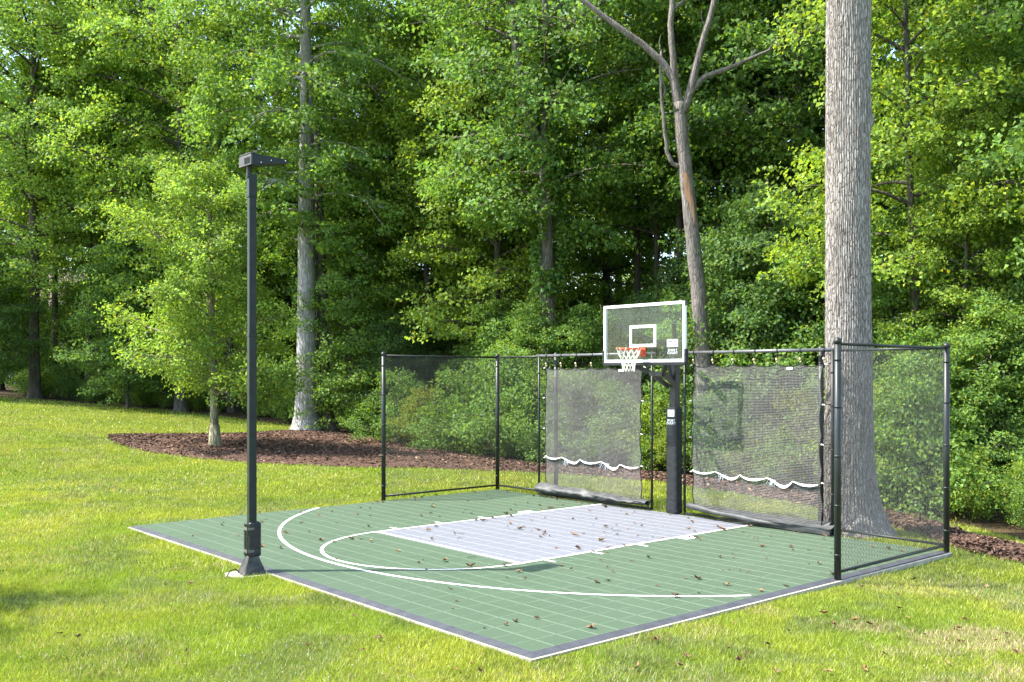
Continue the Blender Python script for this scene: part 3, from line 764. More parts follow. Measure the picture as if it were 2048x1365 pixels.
# ------------------------------------------------------------------ lamp post
lx, ly = court_xy(-.95, 17.45)
lamp = empty('lamp_post', (lx, ly, 0), R(32.5))
tag(lamp, 'black square lamp post with a wedge shaped floodlight and padded foot', 'lamp post')
lw = .102
s = MB(); s.rbox((0, 0, (.5+10.4)/2*FT), (lw, lw, 9.9*FT), .004); s.build('pole', M['lamp'], lamp)
s = MB(); s.rbox((0, 0, (10.38+16.7)/2*FT), (lw*.95, lw*.95, 6.4*FT), .004); s.build('pole_upper', M['lamp'], lamp)
s = MB(); s.rbox((0, 0, 10.42*FT), (lw+.012, lw+.012, .05), .003); s.build('joint_collar', M['lamp'], lamp)
s = MB(); s.rbox((0, 0, 17.0*FT), (lw+.008, lw+.008, 1.0*FT), .004); s.rbox((0, 0, 16.52*FT), (lw+.016, lw+.016, .02), .003); s.build('pole_sleeve', M['lamp'], lamp)
s = MB(); s.rbox((-.045, -.02, 17.72*FT), (.060, .065, .80*FT), .012)
s.build('head_bracket', M['lamp'], lamp)
# base cover: a pyramid skirt
s = MB(); z0, z1, w0, w1 = -.05, .66*FT, .50*FT, .24*FT
def sq(w_, z, c_): return [(-w_+c_, -w_, z), (w_-c_, -w_, z), (w_, -w_+c_, z), (w_, w_-c_, z), (w_-c_, w_, z), (-w_+c_, w_, z), (-w_, w_-c_, z), (-w_, -w_+c_, z)]
P = sq(w0, z0, .012) + sq(w0*.99, z0+.035, .012) + sq(w1, z1, .008) + sq(w1*.9, z1+.012, .006)
fs = [tuple(range(24, 32))]
for k in range(3):
    for i in range(8): fs.append((k*8+i, k*8+(i+1)%8, k*8+8+(i+1)%8, k*8+8+i))
s.add(P, fs); s.build('base_cover', M['base'], lamp)
# pad of two thick leaves strapped round the pole
s = MB(); zc, zh = 1.42*FT, 1.50*FT
s.rbox((.02, -.062, zc), (.165, .045, zh), .014); s.rbox((.085, .012, zc), (.045, .115, zh), .014); s.rbox((-.074, .05, zc-.01), (.022, .075, zh*.97), .008)
pd = s.build('pole_pad', M['pad'], lamp)
for zz in (1.90*FT, .92*FT):
    s = MB()
    s.box((-.093, .0, zz), (.006, .165, .040)); s.box((-.04, -.087, zz), (.09, .004, .034)); s.build('strap', M['strap'], pd)
# head: wedge floodlight pointing over the court
hd = empty('lamp_head', (0, 0, 18.08*FT), R(10)); hd.parent = lamp; hd['label'] = 'wedge shaped floodlight with vented grey end plate'
x0, x1 = -.10, .50; wy = .165
s = MB()
sec = [(x0+.02, -.070, .065, wy), (x0+.10, -.072, .075, wy), (x0+.30, -.022, .076, wy*.95), (x1-.05, .020, .070, wy*.82), (x1, .035, .062, wy*.70)]
V = []
for x, za, zb, w_ in sec: V += [(x, -w_, za), (x, w_, za), (x, w_*.92, zb), (x, -w_*.92, zb)]
fs = [(3,2,1,0), (16,17,18,19)]
for k in range(4):
    for i in range(4): fs.append((k*4+i, k*4+(i+1)%4, k*4+4+(i+1)%4, k*4+4+i))
s.add(V, fs); s.build('housing', M['lamp'], hd)
s = MB(); s.box((x0+.008, 0, -.004), (.02, wy*2.02, .140)); s.box((x0+.05, 0, .083), (.10, wy*1.86, .010)); s.build('end_plate', M['grey_plate'], hd)
for k in range(6):
    s = MB(); s.box((x0-.004, -.135+.028*k, -.012), (.006, .014, .085)); s.build('vent', M['dark_print'], hd)
for x, z, f_ in ((.05, -.03, 1.0), (.20, .02, .97), (.43, .048, .84)):
    s = MB(); s.ball((x, -wy*f_, z), .009, 6, 4); s.build('bolt', M['white'], hd)
s = MB(); s.add([(x0+.12, -wy*.8, -.072), (x0+.12, wy*.8, -.072), (x1-.08, wy*.62, .002), (x1-.08, -wy*.62, .002)], [(0,1,2,3)])
s.build('lens', M['glass'], hd)
# concrete footing with a loose cable
s = MB(); ring = []
for k in range(28):
    a = 2*math.pi*k/28; r_ = .27 + .03*math.sin(3*a+1) + .02*math.sin(7*a); ring.append((r_*math.cos(a)*1.15, r_*math.sin(a)*.8))
s.add([(x, y, -.008) for x, y in ring] + [(x*1.04, y*1.04, -.16) for x, y in ring], [tuple(range(28))] + [(k, k+28, (k+1)%28+28, (k+1)%28) for k in range(28)])
ft = s.build('footing', M['concrete']); ft.location = (lx-.06, ly-.05, -.022); tag(ft, 'small round concrete footing under the lamp post', 'footing')
s = MB(); s.tube([(-.27, .02, .03), (-.30, -.02, .075), (-.36, -.06, .06), (-.40, -.1, -.02)], .008, 6)
cb = s.build('cable', M['black_rope']); cb.location = (lx+.12, ly-.12, -.02); tag(cb, 'short dark cable end looping beside the lamp post foot', 'cable')

# ------------------------------------------------------------------ trees
def gen_tree(name, seed, H, z0, RAD, nb, sprays, lps, LL, LW, prof, up=.45, droop=.35, tr=.2, rs=.5, flat=.42, barkm='bark_dark', lean=(0, 0), zcut=None, lv=(.7, 1.2), bend=.25, svr=.22, asym=0):
    r = np.random.default_rng(seed)
    nz_ = 14; tz = np.linspace(0, 1, nz_)
    wx = np.cumsum(r.normal(0, bend, nz_))*.25*H/22; wy_ = np.cumsum(r.normal(0, bend, nz_))*.25*H/22; wx -= wx[0]; wy_ -= wy_[0]
    tx = wx + lean[0]*tz; ty = wy_ + lean[1]*tz
    def trunk(z):
        q = np.clip(z/H, 0, 1); return np.stack([np.interp(q, tz, tx), np.interp(q, tz, ty), z], -1)
    s = MB()
    rad = [max(tr*(1-q)**.85, .02) * (1 + 1.1*math.exp(-q*H/.45)) for q in tz]
    zz = np.concatenate([[-.3, 0, .3, .8], (tz*H)[1:]])
    rads = [tr*2.0, tr*1.75, tr*1.35, tr*1.1] + [max(tr*(1-q)**.8, .02) for q in tz[1:]]
    s.tube([tuple(trunk(np.array(max(z, 0)))[:2]) + (z,) for z in zz], rads, 10)
    t = (np.arange(nb) + r.random(nb))/nb
    zb = z0 + (H-z0)*t*.97
    ln = RAD*prof(t)*r.uniform(lv[0], lv[1], nb)
    az = np.arange(nb)*2.39996 + r.normal(0, .35, nb)
    ln = ln*(1-asym*np.cos(az))
    el = up*r.uniform(.5, 1.4, nb) + .5*t
    C = []; AX = []; SV = []
    for i in range(nb):
        d0 = np.array([math.cos(az[i]), math.sin(az[i]), 0]); side = np.array([-d0[1], d0[0], 0]); base = trunk(np.array(zb[i]))
        curve = r.normal(0, .18)
        def bp(q):
            q = np.asarray(q)[..., None]
            return base + d0*ln[i]*q + side*curve*ln[i]*q**2 + np.array([0, 0, 1.])*ln[i]*(el[i]*q - droop*q**2)
        br = max(.012, min(tr*.42, ln[i]*.016))
        s.tube([tuple(p) for p in bp(np.linspace(0, .92, 6))], [br*(1-.8*q) for q in np.linspace(0, 1, 6)], 5, cap=False)
        n = max(3, int(sprays*ln[i]/RAD))
        q = r.uniform(.16, 1, n)**.75
        lat = r.uniform(-1, 1, n)*(.16+.30*np.sin(q*2.6))*ln[i]*.85
        p = bp(q) + side*lat[:, None] + np.array([0, 0, 1.])*(r.normal(0, .07*ln[i]+.08, n) - .12*np.abs(lat))[:, None]
        C.append(p); AX.append(np.repeat(d0[None], n, 0)); SV.append(r.uniform(1-svr, 1+svr, n))
        for j in range(0, n, 3):
            a0 = bp(np.array(q[j]*.8)); s.tube([tuple(a0), tuple((a0+p[j])/2 + r.normal(0, .05, 3)), tuple(p[j])], [br*.4, br*.25, .005], 4, cap=False)
    C = np.concatenate(C); AX = np.concatenate(AX); SV = np.concatenate(SV)
    if zcut: 
        k = r.random(len(C)) < np.where(C[:, 2] > zcut, .45, 1.0); C, AX, SV = C[k], AX[k], SV[k]
    k = C[:, 2] > .12; C, AX, SV = C[k], AX[k], SV[k]
    n = len(C)*lps
    ce = np.repeat(C, lps, 0); ax = np.repeat(AX, lps, 0); sv = np.repeat(SV, lps)
    o = r.normal(0, 1, (n, 3)); o /= np.maximum(np.linalg.norm(o, axis=1, keepdims=True), .3); o *= (r.random((n, 1))**.5)*rs*1.25; o[:, 2] *= flat
    pos = ce + o; pos[:, 2] -= .25*(np.hypot(o[:, 0], o[:, 1])**2)/rs
    return finish_tree(name, r, s, pos, ax, sv, LL, LW, barkm)

def finish_tree(name, r, s, pos, ax, sv, LL, LW, barkm, upb=.50):
    n = len(pos)
    nrm = r.normal(0, .62, (n, 3)); nrm[:, 2] += upb; nrm += ax*.45; nrm /= np.linalg.norm(nrm, axis=1, keepdims=True)
    tg_ = r.normal(0, 1, (n, 3)) + ax*.6; tg_[:, 2] -= .35; tg_ -= nrm*(tg_*nrm).sum(1, keepdims=True); tg_ /= np.linalg.norm(tg_, axis=1, keepdims=True)
    bn = np.cross(nrm, tg_); sc = r.uniform(.65, 1.25, (n, 1))
    fold = r.uniform(.05, .22, (n, 1))
    p0 = pos; p2 = pos + tg_*LL*sc - nrm*LL*sc*.18; m_ = pos + tg_*LL*.45*sc
    p1 = m_ + bn*LW*.5*sc + nrm*LW*fold*sc; p3 = m_ - bn*LW*.5*sc + nrm*LW*fold*sc
    V = np.stack([p0, p1, p2, p3], 1).reshape(-1, 3)
    b = sv*r.uniform(.72, 1.28, n); y = r.random(n)
    tint = np.stack([b*(.88+.42*y**2), b*(.96+.12*y), b*(1.10-.55*y)], 1)
    yl = r.random(n) < .004; tint[yl] = np.array([2.6, 1.5, .5])
    crown = np_mesh(name+'_crown', V, np.arange(n*4).reshape(-1, 4), M['leaf'], np.repeat(tint, 4, 0))
    return s.mesh(name+'_trunk', M[barkm], True), crown

def place(proto, name, x, y, sc, rz, tint, label, group=None, cat='tree', sink=.1, szz=None):
    t = empty(name, (x, y, hz1(x, y)-sink), rz); t.scale = (sc, sc, szz or sc)
    tag(t, label, cat, group)
    tm, cm = proto
    link('trunk' if cat == 'tree' else 'stem', tm, t)
    c = link('crown' if cat == 'tree' else 'foliage', cm, t); c.color = (*tint, 1)
    return t

wide = lambda t: (1-t)**.55*np.clip(.55+2.2*t, 0, 1)*1.05
oval = lambda t: np.sqrt(np.clip(1-(2*t-.9)**2/1.25, 0.02, 1))
cone = lambda t: (1-t)**.75 + .12
lowb = lambda t: np.clip(1-t*.85, .1, 1)
PR = {}
PR['oak'] = gen_tree('oak', 1, 25, 4.6, 5.2, 64, 28, 44, .145, .115, oval, .35, .28, .24, .55, zcut=19)
PR['maple'] = gen_tree('maple', 2, 22, 3.4, 4.8, 60, 28, 44, .14, .12, wide, .40, .38, .20, .52, zcut=19)
PR['poplar'] = gen_tree('poplar', 3, 27, 7.0, 4.4, 62, 25, 42, .155, .135, oval, .55, .35, .26, .5, zcut=20)
PR['slim'] = gen_tree('slim', 4, 20, 5.0, 3.4, 50, 24, 38, .13, .10, cone, .45, .40, .13, .46, zcut=18)
PR['under'] = gen_tree('under', 5, 8.5, 1.0, 3.0, 40, 26, 42, .115, .085, wide, .30, .30, .075, .42, flat=.34)
PR['under2'] = gen_tree('under2', 6, 6.2, .6, 2.7, 34, 24, 42, .11, .08, wide, .35, .34, .06, .40, flat=.32)
PR['bush'] = gen_tree('bush', 7, 2.6, .12, 1.7, 30, 18, 26, .085, .055, lowb, .75, .35, .03, .26, flat=.6)
PR['weed'] = gen_tree('weed', 8, 1.2, .05, .95, 26, 14, 22, .075, .038, lowb, 1.0, .45, .015, .18, flat=.7)
G_DK, G_MD, G_YL, G_LT = (.105, .185, .062), (.135, .235, .064), (.225, .325, .062), (.170, .280, .070)

def X(px, Y): return (px-1024)/F*Y
rt = random.Random(21)
ORD = ['first', 'second', 'third', 'fourth', 'fifth', 'sixth', 'seventh', 'eighth', 'ninth', 'tenth', 'eleventh', 'twelfth', 'thirteenth', 'fourteenth', 'fifteenth', 'sixteenth', 'seventeenth', 'eighteenth']
# front edge of the woods, left to right: photograph column, depth, kind, scale, tint, label
FRONT = [  # lighter tints on the left trees put stronger sunlight into the leaf colour
 (-60, 49, 'slim', .8, G_LT, 'tall tree at the far left end of the woods, cut by the picture edge'),
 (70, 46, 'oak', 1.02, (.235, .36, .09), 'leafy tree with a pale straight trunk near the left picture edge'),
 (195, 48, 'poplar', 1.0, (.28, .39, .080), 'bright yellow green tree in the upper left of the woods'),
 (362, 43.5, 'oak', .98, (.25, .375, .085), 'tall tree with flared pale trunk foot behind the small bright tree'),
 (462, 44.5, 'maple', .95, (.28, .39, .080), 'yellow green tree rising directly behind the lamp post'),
 (735, 43, 'maple', .95, G_MD, 'dark leafy tree just right of the pale tulip trunk'),
 (850, 39, 'slim', 1.02, G_YL, 'slender bright tree above the left chain link fence'),
 (975, 43, 'poplar', .92, G_MD, 'dark tree above the left corner post of the fence'),
 (1215, 41, 'oak', .92, G_LT, 'leafy tree rising above the left half of the backboard'),
 (1300, 43, 'poplar', .9, G_MD, 'tree with twin dark trunks seen above the backboard'),
 (1500, 35, 'oak', .86, G_MD, 'leafy tree standing just right of the dead tree'),
 (1600, 33, 'oak', .80, G_MD, 'dark green tree left of the big ridged trunk'),
 (1815, 30, 'oak', .82, G_MD, 'leafy tree just right of the big ridged trunk'),
 (1930, 21.5, 'slim', .52, G_YL, 'slim yellow green sapling tree right of the chain link fence'),
 (2030, 26, 'oak', .85, G_MD, 'tall dark tree at the right picture edge'),
 (2150, 21, 'maple', .8, G_LT, 'leafy tree overhanging the right picture edge'),
]
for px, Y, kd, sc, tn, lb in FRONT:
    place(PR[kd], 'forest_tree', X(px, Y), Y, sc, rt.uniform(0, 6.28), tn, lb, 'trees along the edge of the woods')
# slim straight trees whose bare stems show between the others
PR['pole'] = gen_tree('pole', 12, 23, 9.5, 3.0, 34, 22, 40, .14, .115, oval, .5, .35, .17, .46, zcut=19, bend=.12)
PR['pole2'] = gen_tree('pole2', 13, 21, 8.0, 2.8, 34, 22, 40, .14, .115, cone, .5, .35, .14, .46, zcut=19, bend=.2)
for px, Y, kd, sc, tn, lb in ((112, 48.5, 'pole', 1.0, G_LT, 'slim bare stemmed tree second from the left picture edge'), (182, 47, 'pole2', 1.05, G_YL, 'thin straight stem left of the small bright tree'), (268, 47.5, 'pole', .95, G_LT, 'slim stem just behind the left side of the small bright tree'),
   (668, 42.5, 'pole2', .95, G_MD, 'thin dark stem just right of the pale tulip trunk'), (790, 44, 'pole', 1.0, G_LT, 'slim pale stem above the left end post of the fence'), (943, 40, 'pole', 1.05, G_MD, 'dark straight stem left of the fence corner post'), (1045, 38, 'pole2', 1.0, G_MD, 'thin dark stem just left of the ivy clad trunk'),
   (1283, 37, 'pole', 1.0, G_LT, 'dark straight stem above the left side of the backboard'), (1312, 34.5, 'pole2', .95, G_LT, 'thin reddish stem above the middle of the backboard'), (1360, 33, 'pole', .95, G_LT, 'dark stem just left of the dead tree'), (1560, 33, 'pole2', 1.0, G_MD, 'slim stem right of the dead tree'),
   (1985, 25, 'pole2', .8, G_LT, 'slim stem among the bright shrubs at the right')):
    place(PR[kd], 'slim_tree', X(px, Y), Y, sc, rt.uniform(0, 6.28), tn, lb, 'slim bare stemmed trees of the woods')
# rows behind
cnt_ = {}
for row, dy in enumerate((7, 14.5, 24, 33)):
    for k, xw in enumerate(np.arange(-27-4*row, 36+3*row, 9.0+row*.5)):
        x = xw + rt.uniform(-2, 2); y = float(edge(x)) + dy + rt.uniform(-2, 2)
        if x/y < -.56 or x/y > .66: continue
        px = 1024 + F*x/y; side_ = 'left' if px < 640 else 'middle' if px < 1400 else 'right'
        cnt_[row] = cnt_.get(row, 0) + 1
        kd = rt.choice(['oak', 'maple', 'poplar', 'oak', 'slim'] if row else ['oak', 'maple', 'poplar', 'slim'])
        if row == 3: kd = 'maple'
        tn = rt.choice([G_MD, G_LT, G_LT, G_YL] if row < 2 else [G_LT, G_YL, G_MD] if row == 2 else [G_YL])  # tints lightened to brighten the interior; last row's yellow paints sunlit glow
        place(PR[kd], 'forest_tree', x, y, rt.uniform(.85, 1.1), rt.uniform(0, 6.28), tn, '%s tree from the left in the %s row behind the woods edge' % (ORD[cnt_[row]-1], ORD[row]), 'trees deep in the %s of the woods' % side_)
# understory trees
UND = [(-10, 53, 'under', 1.0, G_MD, 'understory tree in front of the far house at the left'), (60, 56, 'under2', .9, G_MD, 'low understory tree deep behind the leftmost trunks'), (-40, 44, 'under', .9, G_DK, 'dark understory tree at the far left edge of the woods'), (150, 49, 'under2', .9, G_MD, 'low understory tree between the trunks at far left'),
 (255, 43.5, 'under', .95, G_MD, 'understory tree left of the small bright tree'), (530, 44, 'under', .6, G_MD, 'understory tree between the lamp post and the pale tulip trunk'),
 (700, 38.5, 'under', 1.0, G_LT, 'leafy understory tree right beside the pale tulip trunk'), (800, 37.5, 'under2', .75, G_DK, 'dark understory tree above the left end of the fence'),
 (900, 38.5, 'under', .6, G_DK, 'dark understory tree behind the middle of the left fence'), (1005, 34, 'under2', .85, G_MD, 'layered understory tree left of the ivy clad trunk'),
 (1060, 31.5, 'under', .62, G_LT, 'bright layered shrubby tree behind the left fence corner'), (1165, 31, 'under2', .8, G_LT, 'bright shrubby tree left of the backboard'), (1250, 32.5, 'under', .6, G_MD, 'understory tree directly behind the backboard'),
 (1345, 30.5, 'under2', .9, G_DK, 'dark understory tree behind the hoop pole'), (1465, 27.5, 'under', .85, G_MD, 'layered understory tree above the right net'), (1545, 26.5, 'under', .95, G_DK, 'dark layered tree left of the big ridged trunk'),
 (1625, 25.5, 'under2', 1.0, G_MD, 'understory tree hidden partly by the big ridged trunk'), (1790, 23.5, 'under', .8, G_MD, 'understory tree behind the right chain link fence'),
 (1850, 20.5, 'under2', .62, G_LT, 'leafy shrubby tree behind the right corner post'), (1985, 20.2, 'under', .55, G_LT, 'bright layered shrubby tree at the lower right'), (2085, 20.5, 'under', .6, G_MD, 'shrubby tree at the right picture edge')]
for px, Y, kd, sc, tn, lb in UND:
    place(PR[kd], 'understory_tree', X(px, Y), Y, sc, rt.uniform(0, 6.28), tn, lb, 'understory trees along the woods')
for k in range(24):
    x = rt.uniform(-24, 18); y = float(edge(x)) + (rt.uniform(3, 13) if k < 11 else rt.uniform(16, 30))
    if abs(x)/y > .6: continue
    sd_ = 'left' if 1024+F*x/y < 700 else 'middle' if 1024+F*x/y < 1450 else 'right'
    place(PR[rt.choice(['under', 'under2'])], 'understory_tree', x, y, rt.uniform(.7, 1.1), rt.uniform(0, 6.28), rt.choice([G_DK, G_MD, G_MD, G_LT]), 'dark understory tree deep in the %s of the woods' % sd_, 'understory trees deep in the %s of the woods' % sd_)
for k in range(26):
    x = -26 + k*2.2 + rt.uniform(-.6, .6); y = rt.uniform(66, 72)
    place(PR[('under', 'under2')[k % 2]], 'understory_tree', x, y, rt.uniform(1.15, 1.5), rt.uniform(0, 6.28), rt.choice([G_LT, G_YL]), 'low tree closing the view far behind the trunks', 'low trees far behind the trunks')
# shrubs and weeds along the edge
BUS = [(845, 32.6, 'bush', .75, (.17, .21, .05), 'pale yellow green shrub at the mulch behind the left fence'), (800, 33.8, 'bush', .95, G_MD, 'green shrub behind the left end post of the fence'), (930, 31.6, 'bush', 1.0, G_MD, 'dense shrub behind the left fence panel'),
 (1010, 30.3, 'bush', 1.25, G_MD, 'tall shrub behind the left corner post'), (1075, 29.4, 'bush', 1.0, G_LT, 'shrub behind the left end of the left net'), (1150, 28.8, 'bush', 1.0, G_MD, 'shrub behind the middle of the left net'), (1230, 27.9, 'bush', .9, G_MD, 'shrub behind the right part of the left net'),
 (1320, 27.2, 'bush', .8, G_YL, 'bright shrub in the gap left of the hoop pole'), (1420, 25.8, 'bush', .8, G_MD, 'shrub at the foot of the dead tree'), (1500, 24.6, 'bush', .9, G_DK, 'dark shrub behind the middle of the right net'),
 (1600, 23.2, 'bush', .85, (.17, .20, .05), 'pale yellow shrub at the mulch behind the right net'), (1765, 20.6, 'bush', .95, G_YL, 'yellow green shrub right of the big trunk behind the fence'), (1840, 19.4, 'bush', 1.0, G_LT, 'leafy shrub behind the right fence panel'),
 (1800, 22, 'bush', 1.35, G_LT, 'taller shrub behind the right fence panel'), (1930, 18.6, 'bush', .5, G_YL, 'bright shrub just right of the right corner post'), (2050, 18.4, 'bush', .45, G_YL, 'bright shrub at the lower right picture edge'), (720, 36.6, 'bush', .55, G_LT, 'low green shrub right of the pale tulip trunk')]
for px, Y, kd, sc, tn, lb in BUS:
    place(PR[kd], 'shrub', X(px, Y), Y, sc, rt.uniform(0, 6.28), tn, lb, 'shrubs along the mulch bed', 'shrub', .03)
for k in range(70):
    x = rt.uniform(-24, 10.5); y = float(edge(x)) + rt.uniform(.1, 1.6)
    px = 1024+F*x/y
    if px < -60 or px > 2120: continue
    if x < -5.5: y += .6
    zone = ('at the far left', 'behind the small bright tree', 'beside the pale tulip trunk', 'behind the left fence', 'behind the nets', 'right of the big trunk')[sum(px > q for q in (220, 520, 740, 1080, 1650))]
    place(PR['weed'], 'weed', x, y, rt.uniform(.45, 1.0), rt.uniform(0, 6.28), rt.choice([G_YL, G_LT, (.16, .22, .03), G_MD]), 'low leafy weed on the woods edge ' + zone, 'weeds on the woods edge ' + zone, 'weed', .02)

# small bright tree on the mulch
M['bark_moss'] = bark_mat('mossy_bark', (.33, .30, .19), (.26, .27, .14), (.15, .13, .08))
hl = gen_tree('holly', 31, 8.8, 1.6, 2.8, 58, 34, 42, .095, .064, lambda t: (1-t)**.60*np.clip(.80+1.6*t, 0, 1)*1.08, .48, .26, .135, .28, .7, 'bark_moss', bend=.1, lv=(.42, 1.32), svr=.34, lean=(-.2, 0), asym=.2)
place(hl, 'small_tree', X(430, 30), 30, 1.0, 0.0, (.225, .330, .072), 'small bushy bright green tree on the mulch behind the lamp post')

# tree outside the picture on the left, its shadow reaches the lawn corner
place(PR['under2'], 'small_tree', -10.15, 10.6, 1.0, 1.0, G_LT, 'small tree left of the picture casting shade on the lawn corner')

# pale tulip tree with a second stem
tul = gen_tree('tulip', 41, 27, 7.2, 4.6, 66, 26, 44, .15, .13, oval, .2, .5, .41, .5, .42, 'bark_tulip', zcut=19, bend=.06)
tt_ = empty('tulip_tree', (X(612, 38), 38, hz1(X(612, 38), 38)-.05), .8); tag(tt_, 'tall tree with pale straight trunk flaring into the mulch', 'tree')
link('trunk', tul[0], tt_); c = link('crown', tul[1], tt_); c.color = (*G_LT, 1)
s = MB(); s.tube([(.85, .5, -.3), (.80, .5, .1), (.68, .5, .7), (.60, .5, 2), (.50, .5, 6), (.3, .55, 12)], [.5, .40, .29, .25, .22, .12], 12)
o = s.build('second_stem', M['bark'], tt_, True); tt_.rotation_euler = (0, 0, 0)

# ivy clad tree behind the fence
ivt = gen_tree('ivy', 43, 25, 6.8, 4.4, 50, 26, 40, .14, .12, oval, .45, .35, .30, .5, .42, 'bark', zcut=19, bend=.08)
iv = empty('ivy_clad_tree', (X(1095, 31.5), 31.5, hz1(X(1095, 31.5), 31.5)-.1)); tag(iv, 'tall tree with ivy climbing its trunk left of the dead tree', 'tree')
link('trunk', ivt[0], iv); c = link('crown', ivt[1], iv); c.color = (*G_MD, 1)
r = np.random.default_rng(9); n = 9000
zz = 5.2 + 8.5*r.random(n)**.9; aa = r.random(n)*6.283; den = fbm(aa*1.2, zz, 1.3); k = den > .43; zz, aa = zz[k], aa[k]; n = len(zz)
ro = .28 + .28*r.random(n)
pp = np.stack([ro*np.cos(aa), ro*np.sin(aa), zz], 1)
s = MB(); s.tube([(.25, -.1, 3), (.28, 0, 8), (.2, .1, 13)], .03, 5)
tm, cm = finish_tree('ivy_leaves', r, s, pp, np.stack([np.cos(aa), np.sin(aa), 0*aa], 1), np.ones(n), .15, .13, 'bark_dark', .3)
o = link('ivy', cm, iv); o.color = (*G_MD, 1)
s = MB(); s.tube([(-.05, 0, 9.6), (-.7, 0, 11.2), (-1.05, .1, 13.4), (-1.35, .2, 16.5), (-1.9, .2, 20)], [.17, .15, .13, .11, .07], 8); s.build('limb', M['bark'], iv, True)

# dead tree
dt = empty('dead_tree', (0, 0, 0)); tag(dt, 'leafless dead tree with grey forked limbs behind the right net', 'tree')
DY = 26.0
def dp(px, py, dy=0): return pt(px, py, DY+dy)
def limb(name, pts, rad, n=9):
    s = MB(); P = [dp(*p) for p in pts]
    Q, Rr = [], []
    for i in range(len(P)-1):
        for q in (0, .34, .67):
            w_ = rt.uniform(-.02, .02); Q.append(P[i].lerp(P[i+1], q) + Vector((w_, w_, 0))*(0 if q == 0 else 1)); Rr.append(rad[i]*(1-q)+rad[i+1]*q)
    Q.append(P[-1]); Rr.append(rad[-1]); s.tube(Q, Rr, n); return s.build(name, M['bark_dead'], dt, True)
limb('trunk', [(1416, 960), (1412, 930), (1407, 720), (1398, 600), (1386, 480), (1372, 350), (1362, 250), (1357, 205)], [.31, .24, .205, .20, .19, .18, .165, .14], 12)
limb('limb', [(1358, 225), (1348, 160), (1322, 122), (1280, 85), (1230, 50), (1200, 28), (1165, 0), (1120, -40)], [.14, .115, .095, .085, .08, .07, .06, .03])
limb('limb', [(1352, 170), (1346, 110), (1341, 50), (1345, 0), (1352, -80)], [.10, .085, .08, .075, .05])
limb('limb', [(1366, 225), (1384, 170), (1398, 110), (1416, 50), (1430, -5), (1440, -70)], [.13, .11, .095, .085, .075, .04])
limb('limb', [(1368, 215), (1385, 180), (1408, 155), (1455, 138), (1490, 122), (1530, 105), (1580, 76)], [.11, .09, .075, .065, .05, .035, .012])
limb('limb', [(1500, 118), (1511, 100)], [.05, .035])
limb('limb', [(1359, 333), (1345, 328), (1334, 305), (1328, 250), (1323, 195), (1321, 150), (1322, 100)], [.06, .06, .055, .05, .045, .04, .03], 7)
limb('limb', [(1326, 195), (1331, 180), (1325, 160)], [.03, .03, .01], 6)
limb('limb', [(1340, 25), (1365, 5), (1385, -20)], [.06, .05, .02], 6)
for a_, b_, c_ in (((1165, 2), (1140, -8), (1112, 4)), ((1205, 32), (1185, 38), (1168, 30)), ((1530, 105), (1548, 88), (1560, 66)), ((1456, 138), (1470, 118), (1478, 96)), ((1580, 76), (1592, 60), (1600, 40)), ((1322, 104), (1318, 86), (1322, 70)), ((1412, 60), (1404, 40), (1402, 18)), ((1395, 640), (1408, 628), (1416, 610)), ((1388, 470), (1400, 455), (1404, 440))):
    limb('twig', [a_, b_, c_], [.022, .014, .004], 5)
limb('stub', [(1372, 265), (1380, 255)], [.05, .03], 6)
s = MB(); P = []
for i in range(16):
    a = i/15; c = dp(1371+a*17, 348+a*105); w_ = .105*math.sin(math.pi*min(1, .08+a*.9))**.6
    row = []
    for j in range(7):
        b = -1 + 2*j/6; an = b*w_/.20 - .35; R0 = .190 + .006
        row.append((c.x + .02 + R0*math.sin(an)*.98 , c.y - R0*math.cos(an), c.z + .02*math.sin(j*2+i)))
    P.append(row)
s.grid(P); s.build('bare_wood_scar', M['bare_wood'], dt, True)

# big ridged trunk at the right
BTY = 16.75
bt = empty('big_tree', (X(1697, BTY), BTY, hz1(X(1697, BTY), BTY)-.05)); tag(bt, 'massive straight tree with pale ridged bark right behind the court', 'tree')
na, nzz = 400, 260
A = np.linspace(0, 2*np.pi, na+1)[:-1]; Z = np.concatenate([np.linspace(-.4, 11, nzz-20), np.linspace(11.2, 20, 20)])
AA, ZZ = np.meshgrid(A, Z, indexing='ij')
def cyl_noise(a, z, fa, fz, o):      # seamless round the trunk
    return .5*(vnoise(np.cos(a)*fa+50, z*fz + np.sin(a)*fa*1.0+80, 1, o) + vnoise(np.sin(a)*fa+20, z*fz*1.1 - np.cos(a)*fa+60, 1, o+3))
ztop = np.clip(ZZ, 0, 20)
rad0 = .385 - .006*ztop - .004*np.clip(ztop-9, 0, 20)
flare = np.exp(-np.clip(ZZ, -.4, 9)/.42)*.20*(1+.62*np.cos(AA+.35) + .16*np.cos(AA*3+.6) + .10*np.cos(AA*5+2)) + np.exp(-np.clip(ZZ, 0, 9)/1.6)*.055
ph = AA*60 + 5.0*(cyl_noise(AA, ZZ, 1.5, .9, 1)-.5)*2 + 2.5*(cyl_noise(AA, ZZ, 4, 3.0, 5)-.5)
ridge = np.abs(np.sin(ph/2*1.0))**.8
brk = cyl_noise(AA, ZZ, 14, 5.0, 8)
dsp = .018*ridge*(.35+1.2*brk) + .012*(cyl_noise(AA, ZZ, 20, 9, 4)-.5) + .05*(cyl_noise(AA, ZZ, 1.2, .5, 2)-.5)
knot = .07*np.exp(-((((AA-5.9+np.pi) % (2*np.pi))-np.pi)/.16)**2 - ((ZZ-7.05)/.12)**2)
RR = rad0 + flare + dsp + knot
V = np.stack([RR*np.cos(AA), RR*np.sin(AA), ZZ], -1).reshape(-1, 3)
idx = np.arange(na*len(Z)).reshape(na, len(Z)); nxt = np.roll(idx, -1, 0)
